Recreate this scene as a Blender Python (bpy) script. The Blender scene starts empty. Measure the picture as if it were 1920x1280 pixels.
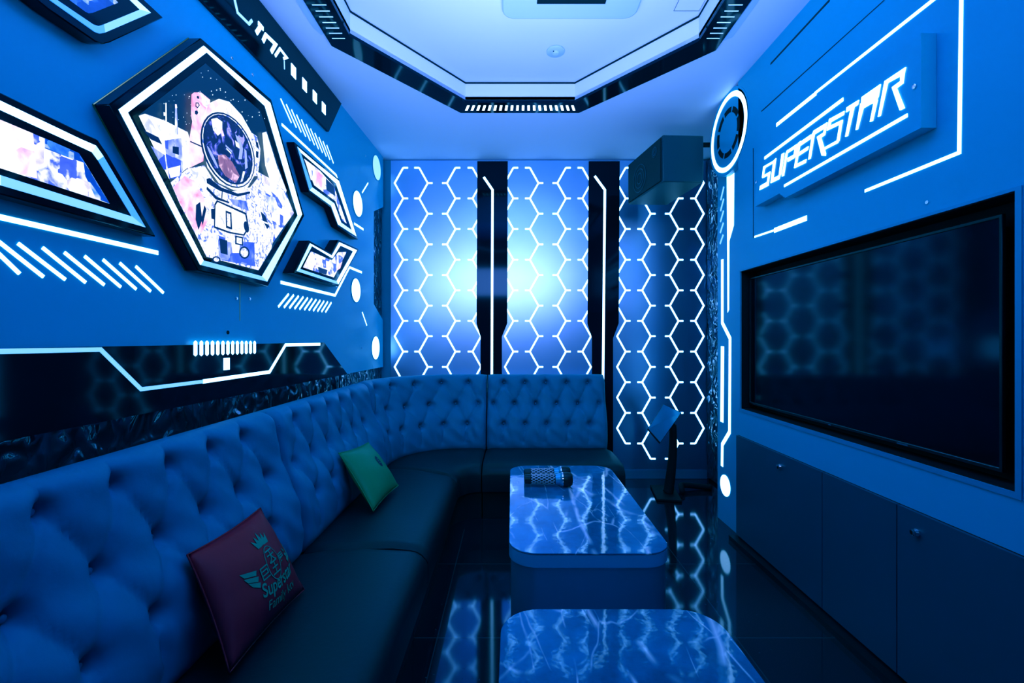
import bpy, bmesh, math, random
from mathutils import Vector, Matrix
random.seed(7)
V = Vector
scene = bpy.context.scene
COL = scene.collection

# ------------------------------------------------------------------ room measures (metres)
F, CX, CY, ZC = 853.33, 960.0, 635.0, 1.2      # focal length in px of a 1920x1280 frame, principal point, eye height
D = 3.905                                      # back wall
H = 2.738                                      # soffit height
HT = 2.85                                      # raised tray height
XT = 1.355                                     # television wall
XC = 1.385                                     # pillar at its far end
REAR = -1.5

# ------------------------------------------------------------------ materials
def new_mat(name):
    m = bpy.data.materials.new(name); m.use_nodes = True
    nt = m.node_tree
    return m, nt, nt.nodes['Principled BSDF']

def pbr(name, col, rough=0.5, metal=0.0, spec=0.5, bump=0.0, bscale=60.0, coat=0.0, tint=None, var=0.0, vscale=5.0, stretch=None):
    m, nt, b = new_mat(name)
    b.inputs['Base Color'].default_value = (*col, 1)
    b.inputs['Roughness'].default_value = rough
    b.inputs['Metallic'].default_value = metal
    b.inputs['Specular IOR Level'].default_value = spec
    b.inputs['Coat Weight'].default_value = coat
    if tint: b.inputs['Specular Tint'].default_value = (*tint, 1)
    tc = nt.nodes.new('ShaderNodeTexCoord')
    src = tc.outputs['Object']
    if stretch:
        mp = nt.nodes.new('ShaderNodeMapping'); mp.inputs['Scale'].default_value = stretch
        nt.links.new(src, mp.inputs['Vector']); src = mp.outputs['Vector']
    if bump:
        n = nt.nodes.new('ShaderNodeTexNoise'); n.inputs['Scale'].default_value = bscale; n.inputs['Detail'].default_value = 4
        bp = nt.nodes.new('ShaderNodeBump'); bp.inputs['Strength'].default_value = bump; bp.inputs['Distance'].default_value = 0.01
        nt.links.new(src, n.inputs['Vector']); nt.links.new(n.outputs['Fac'], bp.inputs['Height'])
        nt.links.new(bp.outputs['Normal'], b.inputs['Normal'])
    if var:
        n = nt.nodes.new('ShaderNodeTexNoise'); n.inputs['Scale'].default_value = vscale; n.inputs['Detail'].default_value = 5
        nt.links.new(src, n.inputs['Vector'])
        r = nt.nodes.new('ShaderNodeValToRGB')
        r.color_ramp.elements[0].position = .3; r.color_ramp.elements[1].position = .7
        r.color_ramp.elements[0].color = (*[c*(1-var) for c in col], 1)
        r.color_ramp.elements[1].color = (*[min(1, c*(1+var)) for c in col], 1)
        nt.links.new(n.outputs['Fac'], r.inputs['Fac']); nt.links.new(r.outputs['Color'], b.inputs['Base Color'])
    return m

def emit(name, col, s, base=(.6, .7, .8)):
    m, nt, b = new_mat(name)
    b.inputs['Base Color'].default_value = (*base, 1)
    b.inputs['Emission Color'].default_value = (*col, 1)
    b.inputs['Emission Strength'].default_value = s
    b.inputs['Roughness'].default_value = .4
    return m

def ink(name, stops, scale, strength=1.0, detail=6, dist=0.6, brick=None, stretch=(1, 1, 1)):
    """backlit print: noise run through a colour ramp, optionally crossed with block pattern"""
    m, nt, b = new_mat(name)
    tc = nt.nodes.new('ShaderNodeTexCoord'); mp = nt.nodes.new('ShaderNodeMapping')
    mp.inputs['Scale'].default_value = stretch
    nt.links.new(tc.outputs['Object'], mp.inputs['Vector'])
    n = nt.nodes.new('ShaderNodeTexNoise'); n.inputs['Scale'].default_value = scale
    n.inputs['Detail'].default_value = detail; n.inputs['Distortion'].default_value = dist
    nt.links.new(mp.outputs['Vector'], n.inputs['Vector'])
    fac = n.outputs['Fac']
    if brick:
        sx = nt.nodes.new('ShaderNodeSeparateXYZ'); cb = nt.nodes.new('ShaderNodeCombineXYZ')
        nt.links.new(tc.outputs['Object'], sx.inputs['Vector'])
        nt.links.new(sx.outputs['Y'], cb.inputs['X']); nt.links.new(sx.outputs['Z'], cb.inputs['Y'])
        v = nt.nodes.new('ShaderNodeTexVoronoi'); v.distance = 'CHEBYCHEV'; v.inputs['Scale'].default_value = brick
        nt.links.new(cb.outputs['Vector'], v.inputs['Vector'])
        mx = nt.nodes.new('ShaderNodeMath'); mx.operation = 'MULTIPLY_ADD'
        sp = nt.nodes.new('ShaderNodeSeparateColor'); nt.links.new(v.outputs['Color'], sp.inputs['Color'])
        nt.links.new(sp.outputs['Red'], mx.inputs[0]); mx.inputs[1].default_value = .45
        ad = nt.nodes.new('ShaderNodeMath'); ad.operation = 'MULTIPLY'; ad.inputs[1].default_value = .6
        nt.links.new(fac, ad.inputs[0]); nt.links.new(ad.outputs[0], mx.inputs[2])
        fac = mx.outputs[0]
    r = nt.nodes.new('ShaderNodeValToRGB')
    cr = r.color_ramp
    while len(cr.elements) < len(stops): cr.elements.new(.5)
    for e, (p, c) in zip(cr.elements, stops): e.position = p; e.color = (*c, 1)
    nt.links.new(fac, r.inputs['Fac'])
    b.inputs['Base Color'].default_value = (.02, .02, .03, 1)
    b.inputs['Roughness'].default_value = .25
    nt.links.new(r.outputs['Color'], b.inputs['Emission Color'])
    b.inputs['Emission Strength'].default_value = strength
    return m

def marble_mat():
    m, nt, b = new_mat('polished_marble')
    tc = nt.nodes.new('ShaderNodeTexCoord')
    n0 = nt.nodes.new('ShaderNodeTexNoise'); n0.inputs['Scale'].default_value = 5; n0.inputs['Detail'].default_value = 8; n0.inputs['Roughness'].default_value = .65
    nt.links.new(tc.outputs['Object'], n0.inputs['Vector'])
    r0 = nt.nodes.new('ShaderNodeValToRGB')
    r0.color_ramp.elements[0].position = .3; r0.color_ramp.elements[0].color = (.008, .09, .17, 1)
    r0.color_ramp.elements[1].position = .72; r0.color_ramp.elements[1].color = (.03, .29, .50, 1)
    nt.links.new(n0.outputs['Fac'], r0.inputs['Fac'])
    col = r0.outputs['Color']
    for sc, ang, wid, amt in ((2.6, .5, .020, .9), (4.3, -.9, .013, .7), (1.7, 1.3, .016, .9), (6.1, 2.2, .012, .5)):
        mp = nt.nodes.new('ShaderNodeMapping'); mp.inputs['Rotation'].default_value = (0, 0, ang)
        mp.inputs['Scale'].default_value = (1, .33, 1); mp.inputs['Location'].default_value = (sc, ang, 0)
        nt.links.new(tc.outputs['Object'], mp.inputs['Vector'])
        vn = nt.nodes.new('ShaderNodeTexNoise'); vn.inputs['Scale'].default_value = 3; vn.inputs['Detail'].default_value = 4
        nt.links.new(mp.outputs['Vector'], vn.inputs['Vector'])
        mv = nt.nodes.new('ShaderNodeVectorMath'); mv.operation = 'MULTIPLY_ADD'
        mv.inputs[1].default_value = (.14, .14, .14)
        nt.links.new(vn.outputs['Color'], mv.inputs[0]); nt.links.new(mp.outputs['Vector'], mv.inputs[2])
        vo = nt.nodes.new('ShaderNodeTexVoronoi'); vo.feature = 'DISTANCE_TO_EDGE'; vo.inputs['Scale'].default_value = sc
        nt.links.new(mv.outputs['Vector'], vo.inputs['Vector'])
        rr = nt.nodes.new('ShaderNodeValToRGB')
        rr.color_ramp.elements[0].position = 0; rr.color_ramp.elements[0].color = (amt, amt, amt, 1)
        rr.color_ramp.elements[1].position = wid; rr.color_ramp.elements[1].color = (0, 0, 0, 1)
        nt.links.new(vo.outputs['Distance'], rr.inputs['Fac'])
        nz = nt.nodes.new('ShaderNodeTexNoise'); nz.inputs['Scale'].default_value = 4 + sc
        nt.links.new(tc.outputs['Object'], nz.inputs['Vector'])
        rz = nt.nodes.new('ShaderNodeValToRGB'); rz.color_ramp.elements[0].position = .44; rz.color_ramp.elements[1].position = .58
        nt.links.new(nz.outputs['Fac'], rz.inputs['Fac'])
        ml = nt.nodes.new('ShaderNodeMath'); ml.operation = 'MULTIPLY'
        nt.links.new(rr.outputs['Color'], ml.inputs[0]); nt.links.new(rz.outputs['Color'], ml.inputs[1])
        mix = nt.nodes.new('ShaderNodeMix'); mix.data_type = 'RGBA'
        nt.links.new(ml.outputs[0], mix.inputs['Factor']); nt.links.new(col, mix.inputs['A'])
        mix.inputs['B'].default_value = (1, 1, 1, 1)
        col = mix.outputs['Result']
    nt.links.new(col, b.inputs['Base Color'])
    b.inputs['Roughness'].default_value = .06
    b.inputs['Specular IOR Level'].default_value = .75
    b.inputs['Specular Tint'].default_value = (.55, .75, 1, 1); b.inputs['Coat Weight'].default_value = .25; b.inputs['Coat Roughness'].default_value = .03
    bn = nt.nodes.new('ShaderNodeTexNoise'); bn.inputs['Scale'].default_value = 26
    nt.links.new(tc.outputs['Object'], bn.inputs['Vector'])
    bp = nt.nodes.new('ShaderNodeBump'); bp.inputs['Strength'].default_value = .035; bp.inputs['Distance'].default_value = .01
    nt.links.new(bn.outputs['Fac'], bp.inputs['Height']); nt.links.new(bp.outputs['Normal'], b.inputs['Normal'])
    return m

def floor_mat():
    m, nt, b = new_mat('dark_granite_tiles')
    tc = nt.nodes.new('ShaderNodeTexCoord')
    vo = nt.nodes.new('ShaderNodeTexVoronoi'); vo.inputs['Scale'].default_value = 38
    nt.links.new(tc.outputs['Object'], vo.inputs['Vector'])
    r = nt.nodes.new('ShaderNodeValToRGB')
    r.color_ramp.elements[0].position = .05; r.color_ramp.elements[0].color = (.09, .11, .13, 1)
    r.color_ramp.elements[1].position = .16; r.color_ramp.elements[1].color = (.012, .016, .022, 1)
    nt.links.new(vo.outputs['Distance'], r.inputs['Fac'])
    nz = nt.nodes.new('ShaderNodeTexNoise'); nz.inputs['Scale'].default_value = 9; nz.inputs['Detail'].default_value = 6
    nt.links.new(tc.outputs['Object'], nz.inputs['Vector'])
    rz = nt.nodes.new('ShaderNodeValToRGB'); rz.color_ramp.elements[0].position = .5; rz.color_ramp.elements[1].position = .72
    nt.links.new(nz.outputs['Fac'], rz.inputs['Fac'])
    mx = nt.nodes.new('ShaderNodeMix'); mx.data_type = 'RGBA'
    mx.inputs['A'].default_value = (.012, .016, .022, 1)
    nt.links.new(rz.outputs['Color'], mx.inputs['Factor']); nt.links.new(r.outputs['Color'], mx.inputs['B'])
    bk = nt.nodes.new('ShaderNodeTexBrick'); bk.offset = 0
    bk.inputs['Scale'].default_value = 1; bk.inputs['Brick Width'].default_value = .6; bk.inputs['Row Height'].default_value = .6
    bk.inputs['Mortar Size'].default_value = .0025
    bk.inputs['Color1'].default_value = bk.inputs['Color2'].default_value = (0, 0, 0, 1); bk.inputs['Mortar'].default_value = (1, 1, 1, 1)
    nt.links.new(tc.outputs['Object'], bk.inputs['Vector'])
    m2 = nt.nodes.new('ShaderNodeMix'); m2.data_type = 'RGBA'
    nt.links.new(bk.outputs['Color'], m2.inputs['Factor']); nt.links.new(mx.outputs['Result'], m2.inputs['A'])
    m2.inputs['B'].default_value = (.05, .06, .07, 1)
    nt.links.new(m2.outputs['Result'], b.inputs['Base Color'])
    b.inputs['Roughness'].default_value = .07
    b.inputs['Specular IOR Level'].default_value = .75
    b.inputs['Specular Tint'].default_value = (.45, .62, 1, 1)
    return m

MAT = dict(
    wall=pbr('painted_wall_panel', (.010, .45, .66), .30, 0, .4, .03, 130),
    wall_plain=pbr('painted_wall', (.015, .32, .48), .6, 0, .3),
    ceil=pbr('white_ceiling_paint', (.66, .80, .98), .7, 0, .2),
    gloss=pbr('black_gloss_acrylic', (.002, .007, .013), .07, 0, .22, tint=(.35, .55, 1)),
    black=pbr('black_satin', (.010, .012, .016), .35, 0, .4),
    matte=pbr('black_matte', (.012, .013, .016), .7, 0, .2),
    gold=pbr('brass_edge', (.5, .4, .15), .3, 1),
    metal=pbr('brushed_metal_sheet', (.36, .62, .97), .30, .9, .5, .02, 90, stretch=(1, 1, 6)),
    steel=pbr('brushed_steel', (.06, .40, .60), .30, .45, .5, .02, 60, stretch=(1, 1, .05)),
    chrome=pbr('chrome', (.8, .82, .85), .12, 1),
    led=emit('white_led_diffuser', (.42, .64, 1), 2.4),
    hexled=emit('hexagon_led_diffuser', (.28, .50, .85), 4.2),
    ledsoft=emit('pale_blue_led_diffuser', (.22, .50, 1), .9),
    leddim=emit('dim_blue_led_diffuser', (.05, .28, .95), .75),
    disc=emit('opal_disc', (.40, .66, 1), 2.3),
    discdim=emit('opal_disc_dim', (.30, .58, 1), .9),
    pale=emit('pale_led_diffuser', (.35, .65, 1), 1.5),
    slot=emit('ceiling_slot_led', (.9, .96, 1), 1.7),
    leather=pbr('grey_leather', (.006, .19, .32), .48, 0, .3, .10, 45),
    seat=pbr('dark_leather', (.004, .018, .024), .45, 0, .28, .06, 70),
    base=pbr('dark_base', (.015, .016, .02), .6, 0, .3),
    marble=marble_mat(), floor=floor_mat(),
    cab=pbr('cabinet_laminate', (.004, .092, .145), .32, 0, .4, .03, 150),
    kick=pbr('black_kickboard', (.006, .007, .01), .3, 0, .4),
    screen=pbr('dark_glass_screen', (.001, .005, .008), .10, 0, .30, tint=(.25, .45, 1)),
    spk=pbr('black_speaker_vinyl', (.008, .045, .065), .38, 0, .5, .05, 200),
    cone=pbr('speaker_grille', (.02, .022, .025), .6, 0, .3),
    purple=pbr('purple_satin_fabric', (.42, .003, .020), .55, 0, .3, .08, 40),
    green=pbr('green_satin_fabric', (.006, .27, .085), .5, 0, .35, .08, 40),
    logo=pbr('green_print', (.02, .30, .17), .6, 0, .2),
    logodark=pbr('dark_print', (.03, .02, .06), .6, 0, .2),
    tablet=pbr('tablet_glass', (.02, .30, .50), .12, .3, .6),
    plastic=pbr('white_plastic', (.45, .66, .92), .4, 0, .4),
    mesh=pbr('mesh_sleeve_white', (.55, .6, .65), .4, .2),
    meshdark=pbr('mesh_sleeve_dark', (.02, .022, .03), .5),
    frame=pbr('tv_bezel', (.02, .022, .026), .25, .3),
    edge=pbr('laminate_edge', (.03, .48, .74), .3, 0, .5),
    trim=pbr('light_edge_trim', (.02, .36, .56), .4, .1),
)
def film_mat():
    m, nt, b = new_mat('rippled_mirror_film')
    b.inputs['Base Color'].default_value = (.06, .10, .14, 1); b.inputs['Metallic'].default_value = .7; b.inputs['Roughness'].default_value = .05
    tc = nt.nodes.new('ShaderNodeTexCoord')
    mp = nt.nodes.new('ShaderNodeMapping'); mp.inputs['Scale'].default_value = (1, 1, .7)
    nt.links.new(tc.outputs['Object'], mp.inputs['Vector'])
    n = nt.nodes.new('ShaderNodeTexNoise'); n.inputs['Scale'].default_value = 13; n.inputs['Detail'].default_value = 1.0; n.inputs['Distortion'].default_value = .8
    nt.links.new(mp.outputs['Vector'], n.inputs['Vector'])
    bp = nt.nodes.new('ShaderNodeBump'); bp.inputs['Strength'].default_value = 1; bp.inputs['Distance'].default_value = .03
    nt.links.new(n.outputs['Fac'], bp.inputs['Height']); nt.links.new(bp.outputs['Normal'], b.inputs['Normal'])
    return m
MAT['film'] = film_mat()

# ------------------------------------------------------------------ mesh builder
class M:
    def __init__(self): self.v = []; self.f = []; self.m = []
    def add(self, vs, fs, mi=0):
        b = len(self.v); self.v += [V(p) for p in vs]
        for f in fs: self.f.append([b+i for i in f]); self.m.append(mi)
        return self
    def box(self, x0, x1, y0, y1, z0, z1, mi=0):
        return self.add([(x0,y0,z0),(x1,y0,z0),(x1,y1,z0),(x0,y1,z0),(x0,y0,z1),(x1,y0,z1),(x1,y1,z1),(x0,y1,z1)],
            [(0,3,2,1),(4,5,6,7),(0,1,5,4),(1,2,6,5),(2,3,7,6),(3,0,4,7)], mi)
    def prism(self, pts, vec, mi=0):
        n = len(pts); vec = V(vec); pts = [V(p) for p in pts]
        return self.add(pts+[p+vec for p in pts], [list(range(n)), list(range(2*n-1, n-1, -1))]+[(i,(i+1)%n,n+(i+1)%n,n+i) for i in range(n)], mi)
    def flat(self, pts, mi=0):
        return self.add(pts, [list(range(len(pts)))], mi)
    def ring(self, outer, inner, vec, mi=0, edges=None):
        n = len(outer); vec = V(vec); o = [V(p) for p in outer]; i_ = [V(p) for p in inner]
        vs = o+i_+[p+vec for p in o]+[p+vec for p in i_]; fs = []
        for i in range(n):
            j = (i+1) % n
            fs += [(i,j,n+j,n+i),(2*n+i,3*n+i,3*n+j,2*n+j),(i,2*n+i,2*n+j,j),(n+i,n+j,3*n+j,3*n+i)]
        self.add(vs, fs, mi)
        if edges:
            for i in range(n):
                for k in range(4): self.m[-4*n+4*i+k] = edges[i]
        return self
    def tube(self, path, r, n=10, mi=0, caps=True):
        path = [V(p) for p in path]; rs = r if isinstance(r, (list, tuple)) else [r]*len(path)
        vs = []; fs = []; up = None
        for k, p in enumerate(path):
            d = (path[min(k+1, len(path)-1)]-path[max(k-1, 0)]).normalized()
            if up is None: up = V((0,0,1)) if abs(d.z) < .9 else V((1,0,0))
            a = d.cross(up).normalized(); up = a.cross(d).normalized()
            for i in range(n):
                t = 2*math.pi*i/n; vs.append(p+a*math.cos(t)*rs[k]+up*math.sin(t)*rs[k])
        for k in range(len(path)-1):
            for i in range(n):
                j = (i+1) % n; fs.append((k*n+i, k*n+j, (k+1)*n+j, (k+1)*n+i))
        if caps:
            fs.append(list(range(n))); fs.append(list(range((len(path)-1)*n, len(path)*n)))
        return self.add(vs, fs, mi)
    def lathe(self, c, axis, prof, n=24, mi=0):
        """prof: (distance along axis, radius)"""
        axis = V(axis).normalized(); c = V(c)
        return self.tube([c+axis*h for h, _ in prof], [max(r, 1e-4) for _, r in prof], n, mi)
    def grid(self, rows, mi=0, wrap=False):
        nr, nc = len(rows), len(rows[0]); vs = [p for r in rows for p in r]; fs = []
        for i in range(nr-1):
            for j in range(nc if wrap else nc-1):
                k = (j+1) % nc; fs.append((i*nc+j, i*nc+k, (i+1)*nc+k, (i+1)*nc+j))
        return self.add(vs, fs, mi)

def root_loc(o):
    while o.parent: o = o.parent
    return o.location.copy()
def obj(name, mb, mat, parent=None, smooth=False, bevel=0, bseg=2, label=None):
    off = root_loc(parent) if parent else None
    if off is None:
        n = len(mb.v)
        xs = [p.x for p in mb.v]; ys = [p.y for p in mb.v]; zs = [p.z for p in mb.v]
        off = V(((min(xs)+max(xs))/2, (min(ys)+max(ys))/2, min(zs)))
    me = bpy.data.meshes.new(name)
    me.from_pydata([p-off for p in mb.v], [], mb.f)
    mats = mat if isinstance(mat, (list, tuple)) else [mat]
    for m in mats: me.materials.append(MAT[m] if isinstance(m, str) else m)
    for p, mi in zip(me.polygons, mb.m): p.material_index = mi
    b = bmesh.new(); b.from_mesh(me); bmesh.ops.recalc_face_normals(b, faces=b.faces); b.to_mesh(me); b.free()
    if smooth:
        for p in me.polygons: p.use_smooth = True
    o = bpy.data.objects.new(name, me); COL.objects.link(o)
    if parent: o.parent = parent
    else: o.location = off
    if bevel:
        md = o.modifiers.new('bevel', 'BEVEL'); md.width = bevel; md.segments = bseg; md.limit_method = 'ANGLE'; md.angle_limit = math.radians(40)
    if smooth == 'angle' or bevel:
        for p in me.polygons: p.use_smooth = True
        me.set_sharp_from_angle(angle=math.radians(40))
    if label: o['label'] = label
    return o
def thing(name, label, cat, loc, group=None):
    o = bpy.data.objects.new(name, None); COL.objects.link(o); o.location = V(loc); o.empty_display_size = .05
    o['label'] = label; o['category'] = cat
    if group: o['group'] = group
    return o
def tag(o, label, cat, group=None):
    o['label'] = label; o['category'] = cat
    if group: o['group'] = group
    return o
def struct(name, mb, mat, parent=None, **k):
    o = obj(name, mb, mat, parent, **k)
    if not parent: o['kind'] = 'structure'
    return o

# ------------------------------------------------------------------ wall planes
class Plane:
    def __init__(self, o, u, n):
        self.o = V(o); self.u = V(u).normalized(); self.v = V((0,0,1)); self.n = V(n).normalized()
    def at(self, px, py, off=0.0):
        d = V(((px-CX)/F, 1, -(py-CY)/F)); c = V((0,0,ZC))
        t = (self.o+self.n*off-c).dot(self.n)/d.dot(self.n)
        return c+d*t
    def pts(self, pp, off=0.0): return [self.at(x, y, off) for x, y in pp]
    def uv(self, p): q = p-self.o; return q.dot(self.u), q.dot(self.v)
    def p3(self, a, b, off=0.0): return self.o+self.u*a+self.v*b+self.n*off
LW = Plane((-1.09, D, 0), (.0352, 1, 0), (1, -.0352, 0))
TW = Plane((XT, 0, 0), (0, -1, 0), (-1, 0, 0))
CW = Plane((XC, 0, 0), (0, -1, 0), (-1, 0, 0))
BW = Plane((0, D, 0), (1, 0, 0), (0, -1, 0))

def ribbon(mb, pl, pp, w, off, th=.003, mi=0, metric=False, closed=False):
    """a flat bar of width w following a polyline on a plane, mitred at its corners"""
    q = [V(p) for p in pp] if metric else [V(pl.uv(pl.at(x, y, off))) for x, y in pp]
    n = len(q); L = []; R = []
    ws = w if isinstance(w, (list, tuple)) else [w]*n
    for i in range(n):
        a = (q[i]-q[i-1]).normalized() if (i > 0 or closed) else (q[1]-q[0]).normalized()
        b = (q[(i+1) % n]-q[i]).normalized() if (i < n-1 or closed) else a
        na, nb = V((-a.y, a.x)), V((-b.y, b.x)); t = na+nb
        t = t/max(t.length_squared, .3)*2
        L.append(q[i]+t*ws[i]/2); R.append(q[i]-t*ws[i]/2)
    rng = range(n) if closed else range(n-1)
    for i in rng:
        j = (i+1) % n
        mb.prism([pl.p3(*L[i], off), pl.p3(*L[j], off), pl.p3(*R[j], off), pl.p3(*R[i], off)], pl.n*th)
    return mb
def circle_pts(pl, c, r, n=48, off=0.0, a0=0, a1=2*math.pi):
    u, v = c
    return [pl.p3(u+r*math.cos(a0+(a1-a0)*i/n), v+r*math.sin(a0+(a1-a0)*i/n), off) for i in range(n)]
def grow(pl, pp, off, d):
    """push a closed outline outward by d metres, returned as plane coordinates"""
    q = [V(pl.uv(pl.at(x, y, off))) for x, y in pp]; n = len(q)
    A = sum(q[i].x*q[(i+1) % n].y-q[(i+1) % n].x*q[i].y for i in range(n)); s = 1 if A > 0 else -1
    out = []
    for i in range(n):
        a = (q[i]-q[i-1]).normalized(); b = (q[(i+1) % n]-q[i]).normalized()
        na, nb = V((a.y, -a.x))*s, V((b.y, -b.x))*s; t = na+nb; t = t/max(t.length_squared, .35)*2
        out.append(q[i]+t*d)
    return out

# ------------------------------------------------------------------ room shell
struct('floor', M().box(-1.6, 2.2, REAR-.1, D+.15, -.1, 0), 'floor')
oct_ = [(-.937,2.364),(-.345,3.065),(.45,3.065),(1.075,2.40),(1.075,.55),(.45,-.15),(-.345,-.15),(-.937,.55)]
ins = [(-.815,2.29),(-.300,2.93),(.405,2.93),(.955,2.325),(.955,.62),(.405,-.03),(-.300,-.03),(-.815,.62)]
cb = M()
out = [(-1.6,D+.15),(2.2,D+.15),(2.2,REAR-.1),(-1.6,REAR-.1)]
# soffit: four trapezoid fans around the octagonal opening, thick slab
def slab_poly(pts):
    cb.prism([(x, y, H) for x, y in pts], (0, 0, .02))
slab_poly([(-1.6,D+.15), ins[0], ins[1]]); slab_poly([(-1.6,D+.15), ins[1], ins[2], (2.2,D+.15)]); slab_poly([(2.2,D+.15), ins[2], ins[3]])
slab_poly([(2.2,D+.15), ins[3], ins[4], (2.2,REAR-.1)]); slab_poly([(2.2,REAR-.1), ins[4], ins[5]]); slab_poly([(2.2,REAR-.1), ins[5], ins[6], (-1.6,REAR-.1)])
slab_poly([(-1.6,REAR-.1), ins[6], ins[7]]); slab_poly([(-1.6,REAR-.1), ins[7], ins[0], (-1.6,D+.15)])
for i in range(8):
    a, b = ins[i], ins[(i+1) % 8]
    cb.add([(a[0],a[1],H),(b[0],b[1],H),(b[0],b[1],HT),(a[0],a[1],HT)], [(0,1,2,3)])
cb.prism([(x, y, HT) for x, y in ins], (0,0,.05))
struct('ceiling', cb, 'ceil')
# thin shadow joint where the tray ceiling meets its band
tj = M()
for i in range(8):
    a, b = V((*ins[i], HT-.004)), V((*ins[(i+1) % 8], HT-.004))
    tj.tube([a, b], .006, 6)
struct('trim_1', tj, 'matte')

struct('wall_back', M().box(-1.6, 2.2, D+.02, D+.12, 0, H), 'wall_plain')
struct('wall_rear', M().box(-1.6, 2.2, REAR-.1, REAR, 0, H), 'wall_plain')
# left wall: cladding panel down to its lower edge, dark recess below and behind
def LP(y): return -1.09-.0352*(D-y)
Y0, Y1 = REAR, D
struct('wall_left', M().prism([(LP(Y0)-.05,Y0,0),(LP(Y1)-.05,Y1+.05,0),(LP(Y1)-.2,Y1+.05,0),(LP(Y0)-.2,Y0,0)], (0,0,H)), 'matte')
lw = M()
clad = [LW.at(702, 690), LW.at(718, 600), LW.at(718, 590), LW.at(701, 570), LW.at(701, 396), LW.at(718.5, 388), LW.at(718.5, 299)]
zb = LW.at(648, 701).z
ytop = clad[-1].y
c0 = V((LP(Y0), Y0, zb)); c1 = V((LP(Y0), Y0, H)); c2 = V((LP(ytop), ytop, H)); c7 = V((LP(clad[0].y), clad[0].y, zb))
yb = LW.at(718, 692).y
poly = [c0, V((LP(yb), yb, zb)), LW.at(718, 600), LW.at(701, 570), LW.at(701, 396), LW.at(718.5, 388), c2, c1]
lw.prism(poly, -LW.n*.04)
cl = struct('wall_left_cladding', lw, 'wall'); cl.name = 'wall_left.001'
# screws and the joint line in the cladding
for (x, y) in ((434,109),(473,140),(443,559.5),(467.5,560),(685,292),(678,652)):
    p = LW.at(x, y, 0)
    obj('screw', M().lathe(p, LW.n, [(0,.007),(.003,.007),(.004,.003)], 12), 'chrome', cl)
obj('panel_joint', ribbon(M(), LW, [(449.5,531),(449.5,601)], .004, 0, .001), 'gold', cl)
# right: television wall with the recess, alcove beyond it
RY0, RY1, RZ0, RZ1 = 1.223, 2.695, .787, 1.598
YE = 2.726
tw = M()
tw.box(XT, XT+.13, REAR, RY0, 0, H); tw.box(XT, XT+.13, RY1, YE, 0, H)
tw.box(XT, XT+.13, RY0, RY1, 0, RZ0); tw.box(XT, XT+.13, RY0, RY1, RZ1, H)
WR = struct('wall_right', tw, 'wall')
rc = M().box(XT+.095, XT+.12, RY0-.01, RY1+.01, RZ0-.01, RZ1+.01)
for b in ((RY0,RY1,RZ0,RZ0+.003),(RY0,RY1,RZ1-.003,RZ1),(RY0,RY0+.003,RZ0,RZ1),(RY1-.003,RY1,RZ0,RZ1)):
    rc.box(XT+.004, XT+.1, *b)
obj('recess_lining', rc, 'matte', WR)
rt = M()
g = .016
rt.box(XT-.004, XT, RY0-g, RY1+g, RZ0-g, RZ0); rt.box(XT-.004, XT, RY0-g, RY1+g, RZ1, RZ1+g*.6)
rt.box(XT-.004, XT, RY0-g, RY0, RZ0, RZ1); rt.box(XT-.004, XT, RY1, RY1+g*.4, RZ0, RZ1)
obj('recess_trim', rt, 'trim', WR)
jl = M()
jl.add([TW.at(1427,208,.0015), TW.at(1657,0,.0015), TW.at(1659,0,.0015), TW.at(1428,209.5,.0015)], [(0,1,2,3)])
ribbon(jl, TW, [(1412.5,278),(1412.5,446)], .004, 0, .0015)
ribbon(jl, TW, [(1445,120),(1556,0)], .010, 0, .0015)
obj('panel_joint', jl, 'black', WR)
for (x, y) in ((1739, 379),):
    obj('screw', M().lathe(TW.at(x, y), TW.n, [(0,.006),(.003,.006)], 10), 'chrome', WR)
struct('wall_alcove', M().box(1.70, 1.82, YE, D+.02, 0, H), 'matte')
struct('trim_2', M().box(1.298, XC, REAR, YE, 0, .027), 'kick')
# pilaster edge strip nearest the camera on the right
struct('trim_3', M().box(XT-.006, XT, 1.135, 1.185, .0, H), 'trim')

# ------------------------------------------------------------------ ceiling ring
t = thing('ceiling_ring', 'black octagonal ceiling band with lit slots around the raised tray', 'ceiling light', (.07, 1.45, H-.02))
rg = M()
rg.ring([(x,y,H-.018) for x, y in oct_], [(x,y,H-.018) for x, y in ins], (0,0,.017))
obj('black_band', rg, 'gloss', t)
Z = H-.0185
for k in range(20):
    x = -.292+k*.0362*.985
    s = (x-.053)*.06
    m = M().prism([(x,2.965,Z),(x+.016,2.965,Z),(x+.016+s,3.03,Z),(x+s,3.03,Z)], (0,0,-.0015))
    obj('light_slot', m, 'slot', t)
for sx, xa, xb in ((-1,-.91,-.845),(1,.985,1.05)):
    for k in range(30):
        y = 2.30-k*.0385
        m = M().box(xa, xb, y, y+.004, Z-.0015, Z)
        obj('light_slot', m, 'discdim', t, label='narrow slot of the side run')
for pts in ([(554,0),(577,0),(607,63),(603,66),(588,53)], [(1424,0),(1411,0),(1356,74),(1359,76),(1373,70)]):
    q = []
    for x, y in pts:
        d = (H-.006-ZC)*F/(CY-y); q.append(V(((x-CX)/F*d, d, H-.006)))
    a, b = q[0], q[1]
    q = [a+V((0,-1.6,0)) , b+V((0,-1.6,0))]+q[1:]+[q[0]]
    obj('side_plate', M().prism(q, (0,0,.005)), 'plastic', t, label='pale plate beside the black band')

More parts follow.
